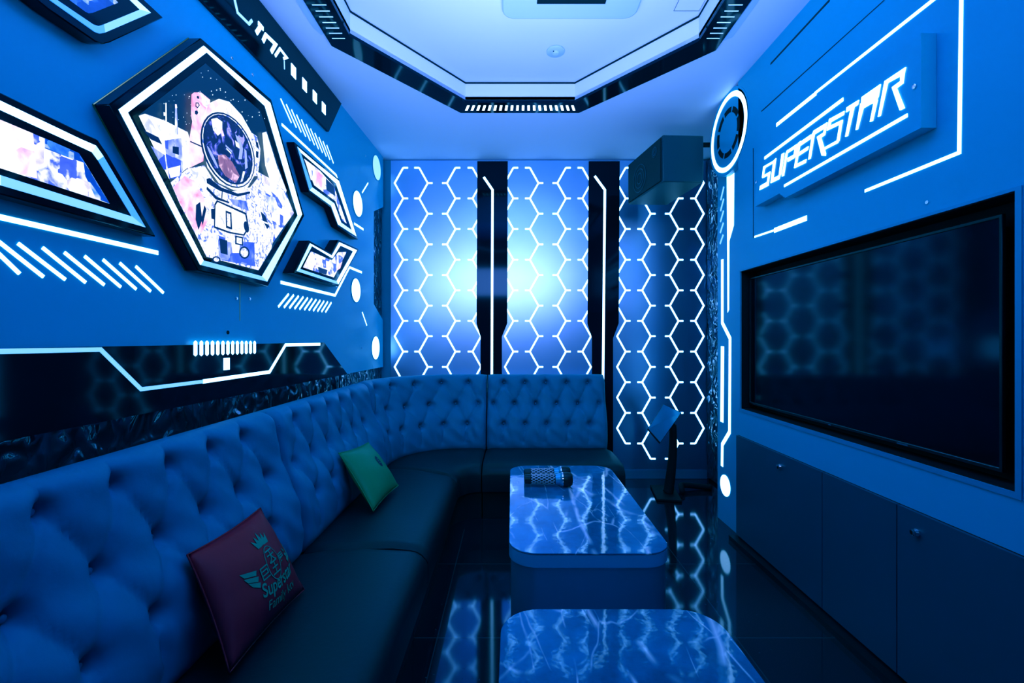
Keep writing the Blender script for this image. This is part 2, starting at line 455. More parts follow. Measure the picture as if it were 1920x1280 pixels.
t = thing('air_conditioner', 'white ceiling cassette air conditioner in the raised tray', 'air conditioner', (.29, 1.98, HT-.03))
def rrect(cx, cy, hx, hy, r, n=6):
    pts = []
    for sx, sy, a in ((1,1,0),(-1,1,90),(-1,-1,180),(1,-1,270)):
        for k in range(n+1):
            th = math.radians(a+90*k/n); pts.append((cx+sx*(hx-r)+r*math.cos(th), cy+sy*(hy-r)+r*math.sin(th)))
    return pts
obj('panel', M().prism([(x,y,HT-.03) for x, y in rrect(.287,1.975,.335,.335,.06)], (0,0,.029)), 'plastic', t, bevel=.008)
obj('grille', M().box(.13,.44,1.83,2.12,HT-.034,HT-.031), 'black', t)
for k in range(2):
    obj('louvre', M().box(.12,.45,(2.145,1.79)[k],(2.195,1.82)[k],HT-.036,HT-.031), 'plastic' if k else 'matte', t)

t = thing('smoke_detector', 'small round white detector on the tray ceiling', 'detector', (.25,2.606,HT))
obj('base', M().lathe((.25,2.606,HT-.003), (0,0,-1), [(0,.052),(.006,.052),(.010,.046)], 32), 'plastic', t, smooth='angle')
obj('sensor', M().lathe((.25,2.606,HT-.013), (0,0,-1), [(0,.02),(.010,.018),(.012,.012)], 24), 'plastic', t, smooth='angle')
obj('status_light', M().lathe((.236,2.59,HT-.013), (0,0,-1), [(0,.004),(.004,.003)], 10), 'black', t)
t = thing('ceiling_hatch', 'flush square access hatch at right of the tray ceiling', 'hatch', (.90,2.2,HT))
hz = lambda x, y: V(((x-CX)/F*((HT-.002-ZC)*F/(CY-y)), (HT-.002-ZC)*F/(CY-y), HT-.002))
hp = [hz(1263,21), hz(1311,21), hz(1322,0)+V((0,-.15,0)), hz(1272,0)+V((0,-.15,0))]
hc = sum(hp, V())/4
obj('cover', M().prism([p+(hc-p)*.03 for p in hp], (0,0,.0015)), 'ceil', t)
obj('edge_gap', M().ring(hp, [p+(hc-p)*.03 for p in hp], (0,0,.0015)), 'black', t)

# ------------------------------------------------------------------ back wall panels
A = 33.0
def hex_panel(x0, x1, xs, ends, label):
    t = thing('hexagon_wall_panel', label, 'wall panel', BW.at((x0+x1)/2, 897), 'metal hexagon panels on the back wall')
    a, b = BW.at(x0, 301), BW.at(x1, 880)
    obj('metal_sheet', M().box(a.x, b.x, D-.004, D+.02, b.z, a.z), 'metal', t)
    b2 = BW.at(x1, 898)
    obj('base_rail', M().box(a.x, b2.x, D-.008, D+.02, max(b2.z, .002), b.z), 'steel', t)
    for k, (xv, kind) in enumerate(xs):
        # kind 'a': '<' side whose inner vertices sit at xv ; 'b': '>' side
        s = -1 if kind == 'a' else 1
        m = M(); pts = []
        y = 314.5; i = 0; yend = ends[k]
        while y <= yend+1:
            inner = (i % 2 == 0)
            pts.append((xv if inner else xv+s*16.0, y))
            # tick marks
            x = pts[-1][0]
            tx = x-s*9 if inner else x+s*9
            mm = [BW.uv(BW.at(x, y, .004)), BW.uv(BW.at(tx, y, .004))]
            if x0-2 < tx < x1+2 and (inner or kind != xs[-1][1] or k != len(xs)-1) and (inner or k != 0):
                ribbon(m, BW, mm, .0135, .004, .003, metric=True)
            y += 28.7; i += 1
        ribbon(m, BW, pts, .0135, .004, .003)
        obj('light_line', m, 'hexled', t)
    return t
hex_panel(733, 922.5, [(756,'a'),(786,'b'),(854,'a'),(886,'b')], [831,861,861,831], 'metal hexagon light panel at left, nearest the left wall')
hex_panel(923, 1131.5, [(962.5,'a'),(993.5,'b'),(1061,'a'),(1092,'b')], [831,861,861,831], 'middle hexagon light panel between the two black strips')
hex_panel(1132, 1325, [(1173,'a'),(1204,'b'),(1272,'a'),(1303.5,'b')], [831,861,861,831], 'right hexagon light panel behind the speaker and tablet stand')

def pilaster(pp, line, wtop, label):
    t = thing('gloss_pilaster', label, 'wall panel', BW.at(pp[0][0], 880), 'black gloss strips on the back wall')
    obj('strip_panel', M().prism(BW.pts(pp, .012), -BW.n*.010), 'gloss', t)
    obj('light_strip', ribbon(M(), BW, line, .020, .012, .004), 'led', t)
pilaster([(895,302),(952,302),(951,606),(941,631),(941,880),(901,880),(901,631),(893.5,606)], [(907,332),(923.5,356),(922,735)], 1, 'black gloss strip dividing the left and middle hexagon panels')
pilaster([(1104,302),(1162,302),(1160,606),(1149.5,634),(1149.5,880),(1110,880),(1110,634),(1101.5,606)], [(1115,330),(1134,356),(1130.5,720)], 1, 'black gloss strip dividing the middle and right hexagon panels')

def film_grid(name, f, nu, nv, label):
    rows = [[f(i/nu, j/nv) for j in range(nv+1)] for i in range(nu+1)]
    return tag(obj(name, M().grid(rows), 'film', smooth=True), label, 'mirror film')
rnd = lambda: random.uniform(-1, 1)
def cornerfilm(u, v):
    y = 3.36+u*.53
    return V((LP(y)-.024+.003*rnd(), y, .80+v*1.92))
film_grid('mirror_film', cornerfilm, 10, 40, 'narrow rippled dark mirror film in the back left corner')
def railfilm(u, v):
    y = REAR+.05+u*4.80
    return V((LP(y)-.022+.003*rnd(), y, .50+v*(zb-.47)))
film_grid('mirror_film', railfilm, 160, 10, 'long rippled dark mirror film band above the sofa back')
film_grid('mirror_film', lambda u, v: V((1.668+.004*rnd()-.0*u, 3.02+u*.87, .02+v*2.7)), 12, 60, 'tall rippled mirror film in the alcove behind the right pillar')

# ------------------------------------------------------------------ left wall lightboxes
NAVY = (.006, .03, .11)
MAT['city'] = ink('city_print', [(0,(.02,.02,.25)),(.38,(.10,.12,.75)),(.47,(.95,.95,1)),(.60,(1,.97,1)),(.70,(.80,.72,1)),(.85,(.25,.2,.9))], 26, 1.05, 8, .5, brick=22)
MAT['citypink'] = ink('pink_city_print', [(0,(.10,.04,.5)),(.34,(.45,.2,.9)),(.44,(1,.72,.9)),(.62,(1,.95,1)),(.8,(1,.45,.75))], 14, 1.1, 8, .6, brick=13)
MAT['night'] = ink('night_city_print', [(0,(.0,.02,.2)),(.5,(.01,.06,.5)),(.66,(.1,.25,.9)),(.8,(.9,.9,1))], 30, .9, 6, .2, brick=22)
MAT['sky'] = emit('night_sky_print', (.001, .014, .055), 1.0, (.01, .01, .02))
MAT['star'] = emit('star_print', (.8, .85, 1), 1.2, (.1, .1, .1))
MAT['suit'] = ink('suit_print', [(0,(.02,.03,.3)),(.36,(.12,.16,.7)),(.42,(.45,.46,1)),(.48,(1,.96,1)),(.56,(1,.98,1)),(.60,(.62,.58,1)),(.64,(1,.95,1)),(.74,(.2,.2,.75))], 34, .95, 9, 1.8)
MAT['white'] = ink('white_print', [(0,(.15,.2,.8)),(.36,(.6,.6,1)),(.44,(1,1,1)),(.66,(1,1,1)),(.72,(.6,.6,1))], 24, 1.0, 7, 1.2)
MAT['pink'] = ink('pink_print', [(0,(.35,.05,.4)),(.36,(.9,.30,.45)),(.5,(1,.62,.72)),(.68,(1,.86,.9)),(.8,(.8,.25,.45))], 16, 1.0, 6, .8)
MAT['visor'] = ink('visor_print', [(0,(.004,.004,.03)),(.52,(.01,.01,.08)),(.60,(.10,.08,.5)),(.68,(.5,.4,.9)),(.74,(.02,.02,.1))], 22, 1.0, 7, 1.6)
MAT['dark'] = emit('dark_print_ink', (.006, .008, .06), 1, (.01, .01, .02))
MAT['blue'] = ink('blue_print', [(0,(.01,.01,.2)),(.45,(.08,.10,.75)),(.6,(.35,.38,1)),(.72,(.95,.95,1))], 20, 1.0, 7, .5, brick=14)
MAT['brown'] = ink('brown_print', [(0,(.04,.01,.08)),(.5,(.30,.12,.22)),(.65,(.8,.5,.6))], 26, 1.0, 7, 1.2)
MAT['vblue'] = emit('visor_glint', (.30, .32, 1), 1.2, (.05, .05, .1))

def lightbox(outer, inner, pic, depth, margin, label, mats, layers=None, edges=None, picmat='city'):
    root = LW.at(*outer[0]); ys = [LW.at(x, y, depth) for x, y in outer]
    c = sum(ys, V())/len(ys)
    t = thing('picture_lightbox', label, 'wall lightbox', (LP(c.y), c.y, min(p.z for p in ys)), 'lightboxes on the left wall')
    fo = grow(LW, outer, depth, margin)
    fr = [LW.p3(a, b, depth) for a, b in fo]
    obj('frame', M().prism(fr, -LW.n*(depth-.001)), 'gloss', t, bevel=.003, bseg=1)
    obj('light_strip', M().ring(LW.pts(outer, depth+.0005), LW.pts(inner, depth+.0005), LW.n*.002, 0, edges), ['led', 'pale', 'ledsoft', 'leddim'], t)
    pm = M(); pm.flat(LW.pts(pic, depth+.001), 0)
    ml = [picmat]
    for i, (mat, pp) in enumerate(layers or []):
        if mat not in ml: ml.append(mat)
        pm.flat([LW.at(x, y, depth+.0014+i*.00012) for x, y in pp], ml.index(mat))
    obj('picture', pm, ml, t)
    return t, fr

def PP(*a): return [(180+x*.390625, 60+y*.390625) for x, y in a]
layers = []
for k in range(70):
    x = random.uniform(470, 810); y = random.uniform(170, 470)
    if y < 150+abs(x-525)*.80+20: continue
    r = random.choice([1.2, 1.5, 2, 2.6]); layers.append(('star', PP((x-r,y),(x,y-r*1.4),(x+r,y),(x,y+r*1.4))))
for k in range(26):
    x = random.uniform(300, 470); y = random.uniform(300, 450)
    if y < 400-(x-205)*.78+20: continue
    r = random.choice([1.2, 1.6, 2]); layers.append(('star', PP((x-r,y),(x,y-r*1.4),(x+r,y),(x,y+r*1.4))))
layers += [
 ('white', PP((205,402),(235,392),(330,425),(440,480),(455,530),(440,650),(380,700),(350,704))),
 ('dark', PP((228,470),(300,505),(318,540),(262,515))), ('blue', PP((262,545),(330,590),(338,660),(325,660))),
 ('blue', PP((330,520),(410,508),(418,660),(400,700),(352,704),(336,600))),
 ('white', PP((345,655),(405,640),(402,690),(358,700))), ('dark', PP((368,548),(398,552),(398,590),(368,580))),
 ('white', PP((333,340),(339,340),(341,520),(334,520))), ('blue', PP((380,360),(388,360),(394,492),(378,492))),
 ('pink', PP((379,346),(387,346),(390,364),(380,366))), ('white', PP((324,384),(333,386),(334,402),(325,402))),
 ('white', PP((798,484),(818,478),(868,640),(915,760),(905,790),(838,720),(812,640))),
 ('city', PP((775,670),(830,700),(905,760),(950,868),(895,945),(850,1010),(800,900),(780,760))),
 ('blue', PP((812,770),(868,800),(870,880),(830,850))), ('white', PP((830,700),(900,760),(940,850),(915,868),(870,790),(835,760))),
 ('suit', PP((520,640),(440,655),(358,722),(400,820),(480,975),(530,1078),(780,1143),(842,1040),(858,950),(815,790),(785,690),(740,745),(650,765),(570,720))),
 ('pink', PP((425,690),(480,720),(520,800),(540,900),(505,965),(475,960),(400,815),(370,745))),
 ('white', PP((440,660),(520,645),(560,760),(550,880),(528,800),(500,730))),
 ('dark', PP((480,830),(500,815),(510,900),(492,950),(478,900))), ('dark', PP((520,830),(530,850),(512,930),(505,900))),
 ('pink', PP((458,300),(470,290),(505,290),(548,325),(545,420),(522,520),(515,620),(440,656),(450,500),(462,430),(456,400))),
 ('white', PP((505,300),(546,326),(540,372),(512,350))), ('dark', PP((484,306),(495,309),(495,321),(484,318))),
 ('dark', PP((478,338),(492,338),(498,352),(488,366),(477,358))), ('pink', PP((481,343),(490,343),(493,352),(487,360),(481,354))),
 ('dark', PP((475,378),(486,376),(491,388),(484,398),(475,393))), ('dark', PP((452,522),(512,548),(510,554),(452,528))),
 ('white', PP((536,345),(590,320),(640,335),(700,400),(745,480),(764,560),(760,690),(720,758),(660,758),(590,725),(535,650),(510,540),(512,430))),
 ('pink', PP((540,345),(575,328),(600,345),(560,372),(530,420),(518,520),(511,520),(512,430))),
 ('suit', PP((742,480),(772,500),(789,560),(786,615),(776,690),(752,692))),
 ('dark', PP((765,520),(778,532),(782,560),(770,552))), ('dark', PP((768,570),(780,575),(778,605),(768,600))),
]
import math as _m
def ell(cx, cy, a, b, rot, n=28):
    return PP(*[(cx+a*_m.cos(t)*_m.cos(rot)-b*_m.sin(t)*_m.sin(rot), cy+a*_m.cos(t)*_m.sin(rot)+b*_m.sin(t)*_m.cos(rot)) for t in [2*_m.pi*i/n for i in range(n)]])
R = -.40
layers += [('dark', ell(632,566,117,192,R)), ('suit', ell(634,567,110,185,R)), ('dark', ell(633,564,105,178,R)), ('visor', ell(633,564,98,170,R)),
 ('white', PP((553,418),(580,412),(606,430),(606,478),(585,498),(562,470))), ('pink', PP((596,470),(606,466),(616,498),(606,500))),
 ('vblue', PP((668,490),(690,510),(706,560),(700,610),(684,610),(690,560))), ('vblue', PP((712,560),(722,570),(728,650),(716,660))),
 ('white', PP((668,520),(686,536),(690,560),(672,548))), ('brown', PP((585,590),(620,588),(655,625),(690,690),(672,724),(620,690),(590,640))),
 ('white', PP((706,668),(716,670),(704,716),(694,720))), ('vblue', PP((622,540),(654,570),(653,578),(622,549))), ('star', PP((626,556),(650,580),(649,586),(626,562))),
 ('vblue', ell(560,600,6,60,-.45)),
 ('dark', PP((530,705),(545,700),(600,745),(680,775),(740,765),(740,775),(680,790),(590,760),(532,725))),
 ('dark', PP((532,740),(580,790),(640,815),(640,822),(575,803),(530,755))),
 ('dark', PP((604,760),(609,760),(606,800),(601,798))),
 ('blue', PP((640,800),(720,810),(735,860),(660,830))),
 ('dark', PP((568,826),(580,806),(722,868),(735,940),(712,978),(640,966),(566,940))),
 ('white', PP((574,832),(584,816),(716,876),(728,938),(708,970),(642,958),(572,932))),
 ('dark', PP((622,856),(650,866),(654,948),(624,940))), ('suit', PP((628,868),(644,874),(646,936),(630,930))),
 ('dark', ell(722,935,12,28,-.2)), ('dark', PP((552,850),(568,848),(570,900),(554,895))),
 ('blue', PP((585,975),(660,1000),(760,1010),(765,1125),(690,1112),(590,1092))),
 ('dark', PP((592,990),(630,1000),(632,1070),(598,1060))), ('white', PP((650,1010),(690,1018),(690,1060),(655,1060))),
 ('dark', PP((668,976),(706,984),(706,1026),(668,1018))), ('white', PP((675,985),(700,990),(700,1018),(675,1012))),
 ('dark', ell(712,1058,25,30,-.2)), ('suit', ell(712,1058,18,22,-.2)), ('dark', ell(578,1092,20,16,.2)), ('suit', ell(578,1092,13,10,.2)),
 ('white', PP((560,960),(590,980),(580,1050),(545,1070),(530,1050))),
 ('dark', PP((790,860),(812,880),(832,935),(822,945),(800,905))), ('white', PP((800,905),(824,915),(826,924),(803,914))),
]
hexo = PP((108,372),(515,66),(835,340),(988,875),(820,1197),(500,1117)); hexi = PP((150,386),(530,97),(810,355),(968,880),(796,1172),(514,1096))
hexp = PP((203,400),(525,150),(790,380),(950,870),(780,1145),(530,1080))
big, fr = lightbox(hexo, hexi, hexp, .05, .022, 'large six-sided lightbox with an astronaut picture on the left wall', None, layers, edges=[0,0,0,1,2,0], picmat='sky')
# thin brass lines along its wall-side edges
bk = [p-LW.n*.047 for p in fr]
e = M(); e.tube([bk[0], bk[5]], .0022, 6); e.tube([bk[0], bk[1]], .0022, 6)
obj('edge_line', e, 'gold', big)

lo = [(-160,112),(0,189),(150,260.5),(179,273),(193,293),(272,426),(0,347),(-160,300)]
li = [(-160,132),(0,206),(146,273),(172,285),(183,300),(247,406),(0,328.5),(-160,282)]
lpic = [(-160,152),(0,224),(130,279),(148,287),(160,306),(206,382),(0,315),(-160,263)]
lightbox(lo, li, lpic, .045, .020, 'long lightbox with a pink city picture at left edge', None,
  [('citypink', [(-160,152),(0,224),(62,250),(70,335),(0,315),(-160,263)]), ('night', [(84,259),(130,279),(148,287),(160,306),(120,292),(84,278)]), ('night', [(156,300),(206,382),(180,372),(160,330)])], edges=[0,0,0,1,3,2,1,0], picmat='city')
to = [(20,-60),(92,0),(177,60),(186,63),(196,61),(282,24),(225,-28),(180,-60)]
ti = [(34,-60),(106,0),(174,46),(184,49),(194,46),(262,18),(214,-28),(168,-60)]
tpic = [(52,-60),(130,0),(160,22),(166,25),(174,24),(222,5),(190,-28),(150,-60)]
tb, tfr = lightbox(to, ti, tpic, .045, .024, 'lightbox cut by the top of the picture, showing a night sky', None, None, edges=[3,3,3,3,2,1,0,0], picmat='night')
uo = [(557,275),(596,308),(635,339),(668,443),(634,421),(621,386),(580,356)]
ui = [(563,285),(598,315),(630,344),(660,432),(639,417),(626,381),(585,351)]
upic = [(570,297),(600,320),(626,349),(650,419),(642,413),(629,377),(589,347)]
lightbox(uo, ui, upic, .045, .014, 'small arrow-shaped lightbox at upper right of the astronaut', None,
  [('pink', [(588,314),(609,332),(609,356),(590,344)]), ('white', [(572,300),(583,309),(586,336),(583,338)]), ('dark', [(611,334),(626,349),(629,368),(612,356)])], edges=[0,0,0,1,0,1,3], picmat='city')
wo = [(581,456),(622,479),(636,454),(669,469),(634,533),(556,508)]
wi = [(584.5,461),(623,484),(638,460),(662,471),(631,527),(562,504)]
wpic = [(583,471),(622,488),(634,473),(650,472),(626,520),(568,501)]
lightbox(wo, wi, wpic, .06, .014, 'small notched lightbox at lower right of the astronaut', None,
  [('dark', [(596,500),(614,506),(612,515),(598,511)]), ('pink', [(634,496),(642,490),(638,503),(630,508)])], edges=[0,0,0,0,2,1], picmat='city')

# ------------------------------------------------------------------ left wall inlaid lights
def bars(name, label, segs, w, mat='led', off=0.0, group=None, cat='wall light'):
    p = LW.at(*segs[0][0]); t = thing(name, label, cat, p, group)
    for s in segs: obj('light_bar', ribbon(M(), LW, s, w, off, .002), mat, t)
    return t
def lerp2(a, b, k): return (a[0]+(b[0]-a[0])*k, a[1]+(b[1]-a[1])*k)
bars('slanted_light_bars', 'nine thick slanting light bars under the long left lightbox',
  [[(-40,440),(36,513)],[(-8,449),(81,519)],[(33,456),(122,524)],[(79,464),(160,529.5)],[(120,473),(195,534)],[(158,480),(226,538)],[(192.5,486.6),(255,542)],[(224,493),(282,546)],[(254,499),(306,549)]], .0095)
# spacing of repeats follows the wall, so interpolate in wall coordinates
def spaced(a0, a1, b0, b1, n):
    A0, A1, B0, B1 = [V(LW.uv(LW.at(*p))) for p in (a0, a1, b0, b1)]
    return [[A0.lerp(B0, k/(n-1)), A1.lerp(B1, k/(n-1))] for k in range(n)]
t = thing('slanted_light_bars', 'eleven thin slanting light bars below the black name banner', 'wall light', LW.at(560,240))
for s in spaced((526,185),(546,230),(612.5,272),(625,306),11): obj('light_bar', ribbon(M(), LW, s, .0075, 0, .002, metric=True), 'led', t)
t = thing('slanted_light_bars', 'eleven short slanting light bars under the notched lightbox', 'wall light', LW.at(570,580))
for s in spaced((541,551),(521.6,575),(621,567),(610,585),11): obj('light_bar', ribbon(M(), LW, s, .011, 0, .002, metric=True), 'led', t)
def line(label, pp, w, mat='led', name='light_line'):
    return tag(obj(name, ribbon(M(), LW, pp, w, 0, .002), mat), label, 'wall light')
line('long light line above the thick slanting bars at left', [(-120,378),(0,407),(296,474)], .0135)
line('light line between thin bars and the arrow-shaped lightbox', [(528,233),(630,328),(633,337)], .013)
line('bent light line wrapping under the notched lightbox', [(526,529),(628,553.5),(655,501),(678,510.5)], .016)
line('short light line right of the arrow-shaped lightbox tip', [(664,419),(681,430)], .015)
line('thin tick of light beside the upper round lights', [(690,343),(679,361)], .010)
line('thin tick of light between the two lower round lights', [(679,585),(687.6,610)], .010)
def rlight(px, py, ry, label, mat):
    c = V(LW.uv(LW.at(px, py))); d = LW.at(px, py).y; r = ry/F*d
    t = thing('round_wall_light', label, 'wall light', LW.at(px, py), 'round lights along the left wall edge')
    obj('diffuser', M().prism(circle_pts(LW, c, r, 48, .0005), LW.n*.0025), mat, t)
    obj('rim', M().ring(circle_pts(LW, c, r*1.05, 48, .0005), circle_pts(LW, c, r, 48, .0005), LW.n*.003), 'trim', t)
rlight(706, 314.5, 22, 'dim round wall light, topmost, beside the ceiling corner', 'discdim')
rlight(670.3, 382, 23.5, 'round wall light right of the arrow-shaped lightbox', 'disc')
rlight(667, 544, 22, 'round wall light right of the notched lightbox', 'disc')
rlight(704, 652, 21.5, 'lowest round wall light, just above the sofa', 'disc')

# black banner with the name and four lit squares
t = thing('name_banner', 'black gloss banner under the ceiling with lit letters and squares', 'sign', LW.at(560,190))
e0, e1 = LW.at(612,247), LW.at(636,191)
zt = min(LW.at(636,191).z, H-.01); zl = e0.z
bp_ = [V((LP(e0.y), e0.y, zl)), V((LP(e1.y), e1.y, zt)), V((LP(.3), .3, zt)), V((LP(.3), .3, zl))]
obj('board', M().prism(bp_, LW.n*.015), 'gloss', t)
bo = .015
def CR(*a): return [(320+x*.25, y*.25) for x, y in a]
def lpoly(parent, pl, pp, off, th, mat, name='letter'): obj(name, M().prism(pl.pts(pp, off), pl.n*th), mat, parent)
def lrib(parent, pl, strokes, w, off, th, mat, name='letter'):
    m = M()
    for s in strokes: ribbon(m, pl, s, w, off, th)
    obj(name, m, mat, parent)
lrib(t, LW, [CR((470,-60),(480,10),(500,95),(585,180),(608,152))], .012, bo, .003, 'discdim')
lrib(t, LW, [CR((655,172),(693,218)), CR((672,200),(640,248))], .019, bo, .003, 'disc')
lrib(t, LW, [CR((690,310),(712,262),(785,332),(752,390)),], .018, bo, .003, 'disc')
lrib(t, LW, [CR((782,420),(818,365),(868,430),(845,440))], .013, bo, .003, 'disc')
lrib(t, LW, [CR((850,455),(852,520))], .004, bo, .003, 'discdim')
for k, (x, y) in enumerate(((920,535),(1003,638),(1080,727),(1147,812))):
    pp = CR((x-19,y-52),(x+14,y-12),(x+19,y+50),(x-14,y+12))
    c = LW.uv(LW.at(*CR((x,y))[0], bo)); h = .030
    m = M().prism([LW.p3(c[0]+a*h*.75, c[1]+b*h, bo) for a, b in ((-1,-1),(1,-1),(1,1),(-1,1))], LW.n*.003)
    obj('light_square', m, 'led', t)

# lower black gloss panel
t = thing('gloss_wall_panel', 'long black gloss panel with a bent light line above the sofa', 'wall panel', LW.at(300,770))
zt_, zb_ = 1.178, zb
pr = LW.at(604,607); pb = LW.at(648,701)
off = .012
pp = [V((LP(pb.y),pb.y,zb_)), V((LP(pr.y),pr.y,zt_)), V((LP(REAR+.1),REAR+.1,zt_)), V((LP(REAR+.1),REAR+.1,zb_))]
obj('panel', M().prism([p+LW.n*.0008 for p in pp], LW.n*off), 'gloss', t)
u0 = off+.0008
obj('light_line', ribbon(M(), LW, [(-200,661.5),(0,658.6),(188,655),(264,729.5),(380,715)], .0125, u0, .002), 'ledsoft', t)
obj('light_line', ribbon(M(), LW, [(380,715),(505,697),(535,646.5),(600,645)], .0155, u0, .002), 'disc', t)
A0 = V(LW.uv(LW.at(366,653,u0))); A1 = V(LW.uv(LW.at(477,651,u0)))
for k in range(13):
    c = A0.lerp(A1, k/12); hw, hh = .0085, .029
    o_ = [(-hw,-hh+.006),(0,-hh),(hw,-hh+.006),(hw,hh-.006),(0,hh),(-hw,hh-.006)]
    obj('light_slot', M().prism([LW.p3(c.x+a, c.y+b, u0) for a, b in o_], LW.n*.002), 'disc', t)
c = V(LW.uv(LW.at(424.5,682,u0)))
obj('light_square', M().prism([LW.p3(c.x+a, c.y+b, u0) for a, b in ((-.018,-.024),(.018,-.024),(.018,.024),(-.018,.024))], LW.n*.002), 'disc', t)
p = LW.at(427,623,u0)
obj('screw_hole', M().lathe(p, LW.n, [(0,.008),(.002,.008)], 14), 'matte', t)

# ------------------------------------------------------------------ right wall: sign, lines, television, cabinets
XB = .05
t = thing('superstar_sign', 'raised wall board with lit SUPERSTAR lettering above the television', 'sign', TW.at(1600,330))
yR = 1.452; yN = TW.at(1467,373,XB).y; yL = TW.at(1416,388,XB).y
zT, zB1, zB2 = 2.175, 1.873, 1.909
yN2 = TW.at(1461,363,XB).y
front = [V((XT-XB, y, z)) for y, z in ((yR,zT),(yR,zB1),(yN-.02,zB1),(yN2,zB2),(yL,zB2),(yL,zT))]
obj('board', M().prism(front, (XB-.001,0,0)), 'wall', t)
def CS(*a): return [(1400+x*.234375, 100+y*.234375) for x, y in a]
LT = XB; TH = .004
def letter(pol):
    m = M()
    for pp in pol: m.prism(TW.pts(CS(*pp), LT), TW.n*TH)
    obj('letter', m, 'led', t)
letter([[(138,905),(216,860),(211,880),(152,915),(144,935),(140,975),(128,985)], [(128,985),(140,975),(192,945),(190,965),(150,988),(128,998)], [(178,955),(192,945),(178,1040),(164,1048)], [(112,1060),(180,1020),(176,1058),(106,1094)]])
letter([[(218,860),(238,838),(215,1000),(196,1036)], [(206,1004),(262,975),(272,975),(262,1006),(196,1038)], [(284,805),(304,795),(278,970),(260,985)]])
letter([[(318,795),(334,770),(300,978),(286,985)], [(322,782),(410,722),(404,752),(330,798)], [(394,740),(408,726),(392,828),(376,838)], [(330,838),(388,806),(382,838),(332,868)]])
letter([[(418,715),(436,700),(400,905),(384,918)], [(428,712),(520,648),(514,684),(428,742)], [(418,795),(498,742),(492,772),(416,822)], [(398,888),(482,845),(474,876),(386,918)]])
letter([[(530,640),(552,612),(514,840),(498,850)], [(538,620),(648,552),(640,592),(540,652)], [(628,580),(644,556),(632,640),(616,656)], [(566,668),(630,626),(630,652),(596,676)], [(568,672),(596,668),(636,800),(634,820),(606,818)]])
letter([[(666,525),(786,460),(780,492),(668,556)], [(666,525),(684,520),(664,610),(648,612)], [(650,590),(772,530),(768,560),(646,618)], [(752,545),(770,536),(744,700),(724,714)], [(634,748),(738,690),(734,716),(624,772)]])
letter([[(806,432),(902,372),(892,412),(800,472)], [(838,440),(866,424),(812,660),(794,668)]])
letter([[(926,350),(1076,246),(1058,346),(1030,398),(1000,404),(920,450)], [(916,400),(942,420),(892,608),(878,614)], [(1028,370),(1052,370),(1012,540),(992,548)]])
letter([[(1110,222),(1278,110),(1262,176),(1220,190),(1118,246)], [(1110,222),(1136,224),(1074,500),(1056,508)], [(1236,160),(1268,150),(1256,240),(1236,252)], [(1170,270),(1240,218),(1256,240),(1200,282)], [(1168,272),(1200,268),(1268,438),(1232,456)]])
for seg, w in ((((1434,296.5),(1581.5,186)), .014), (((1471,348.5),(1702,216)), .012)):
    obj('light_strip', ribbon(M(), TW, seg, w, XB, .003), 'led', t)
for (x, y) in ((1715.5,162),(1419,341)):
    obj('screw', M().lathe(TW.at(x,y,XB), TW.n, [(0,.008),(.004,.008),(.005,.004)], 12), 'chrome', t)

def rline(label, pp, w): return tag(obj('light_line', ribbon(M(), TW, pp, w, 0, .002), 'led'), label, 'wall light')
rline('bent light line framing the lettered sign at right', [(1805,-60),(1803,0),(1799,286),(1622,358)], .0115)
rline('stepped light line slanting above the lettered sign', [(1456,234.5),(1528,176)], .016)
bpy.data.objects['light_line'].name = 'light_line'
m = M(); ribbon(m, TW, [(1456,234.5),(1531,174.5)], .018, 0, .002); ribbon(m, TW, [(1528,175),(1750,0),(1826,-60)], .012, 0, .002)
old = [o for o in bpy.data.objects if o.get('label') == 'stepped light line slanting above the lettered sign'][0]
bpy.data.objects.remove(old)
tag(obj('light_line', m, 'led'), 'stepped light line slanting above the lettered sign', 'wall light')
m = M(); ribbon(m, TW, [(1415,444),(1455,430.5)], .010, 0, .002); ribbon(m, TW, [(1452,432),(1513,408.5)], .024, 0, .002)
tag(obj('light_line', m, 'led'), 'short stepped light line above the television far corner', 'wall light')

# television
t = thing('television', 'large black wall television set into a recess', 'television', (1.41, 1.99, .81))
ty0, ty1, tz0, tz1 = 1.292, 2.672, .818, 1.556
obj('screen', M().box(1.398, 1.404, ty0+.012, ty1-.012, tz0+.014, tz1-.010), 'screen', t)
obj('bezel', M().ring([(1.392,y,z) for y, z in ((ty0,tz0),(ty1,tz0),(ty1,tz1),(ty0,tz1))], [(1.392,y,z) for y, z in ((ty0+.010,tz0+.014),(ty1-.010,tz0+.014),(ty1-.010,tz1-.010),(ty0+.010,tz1-.010))], (.012,0,0)), 'frame', t, bevel=.002, bseg=1)
obj('back_cover', M().box(1.404, 1.446, ty0+.03, ty1-.03, tz0+.03, tz1-.03), 'matte', t)
obj('maker_mark', M().box(1.3905, 1.392, 1.60, 1.645, tz0+.004, tz0+.009), 'chrome', t)
obj('indicator', M().box(1.3905, 1.392, 1.985, 2.0, tz0+.004, tz0+.007), 'chrome', t)

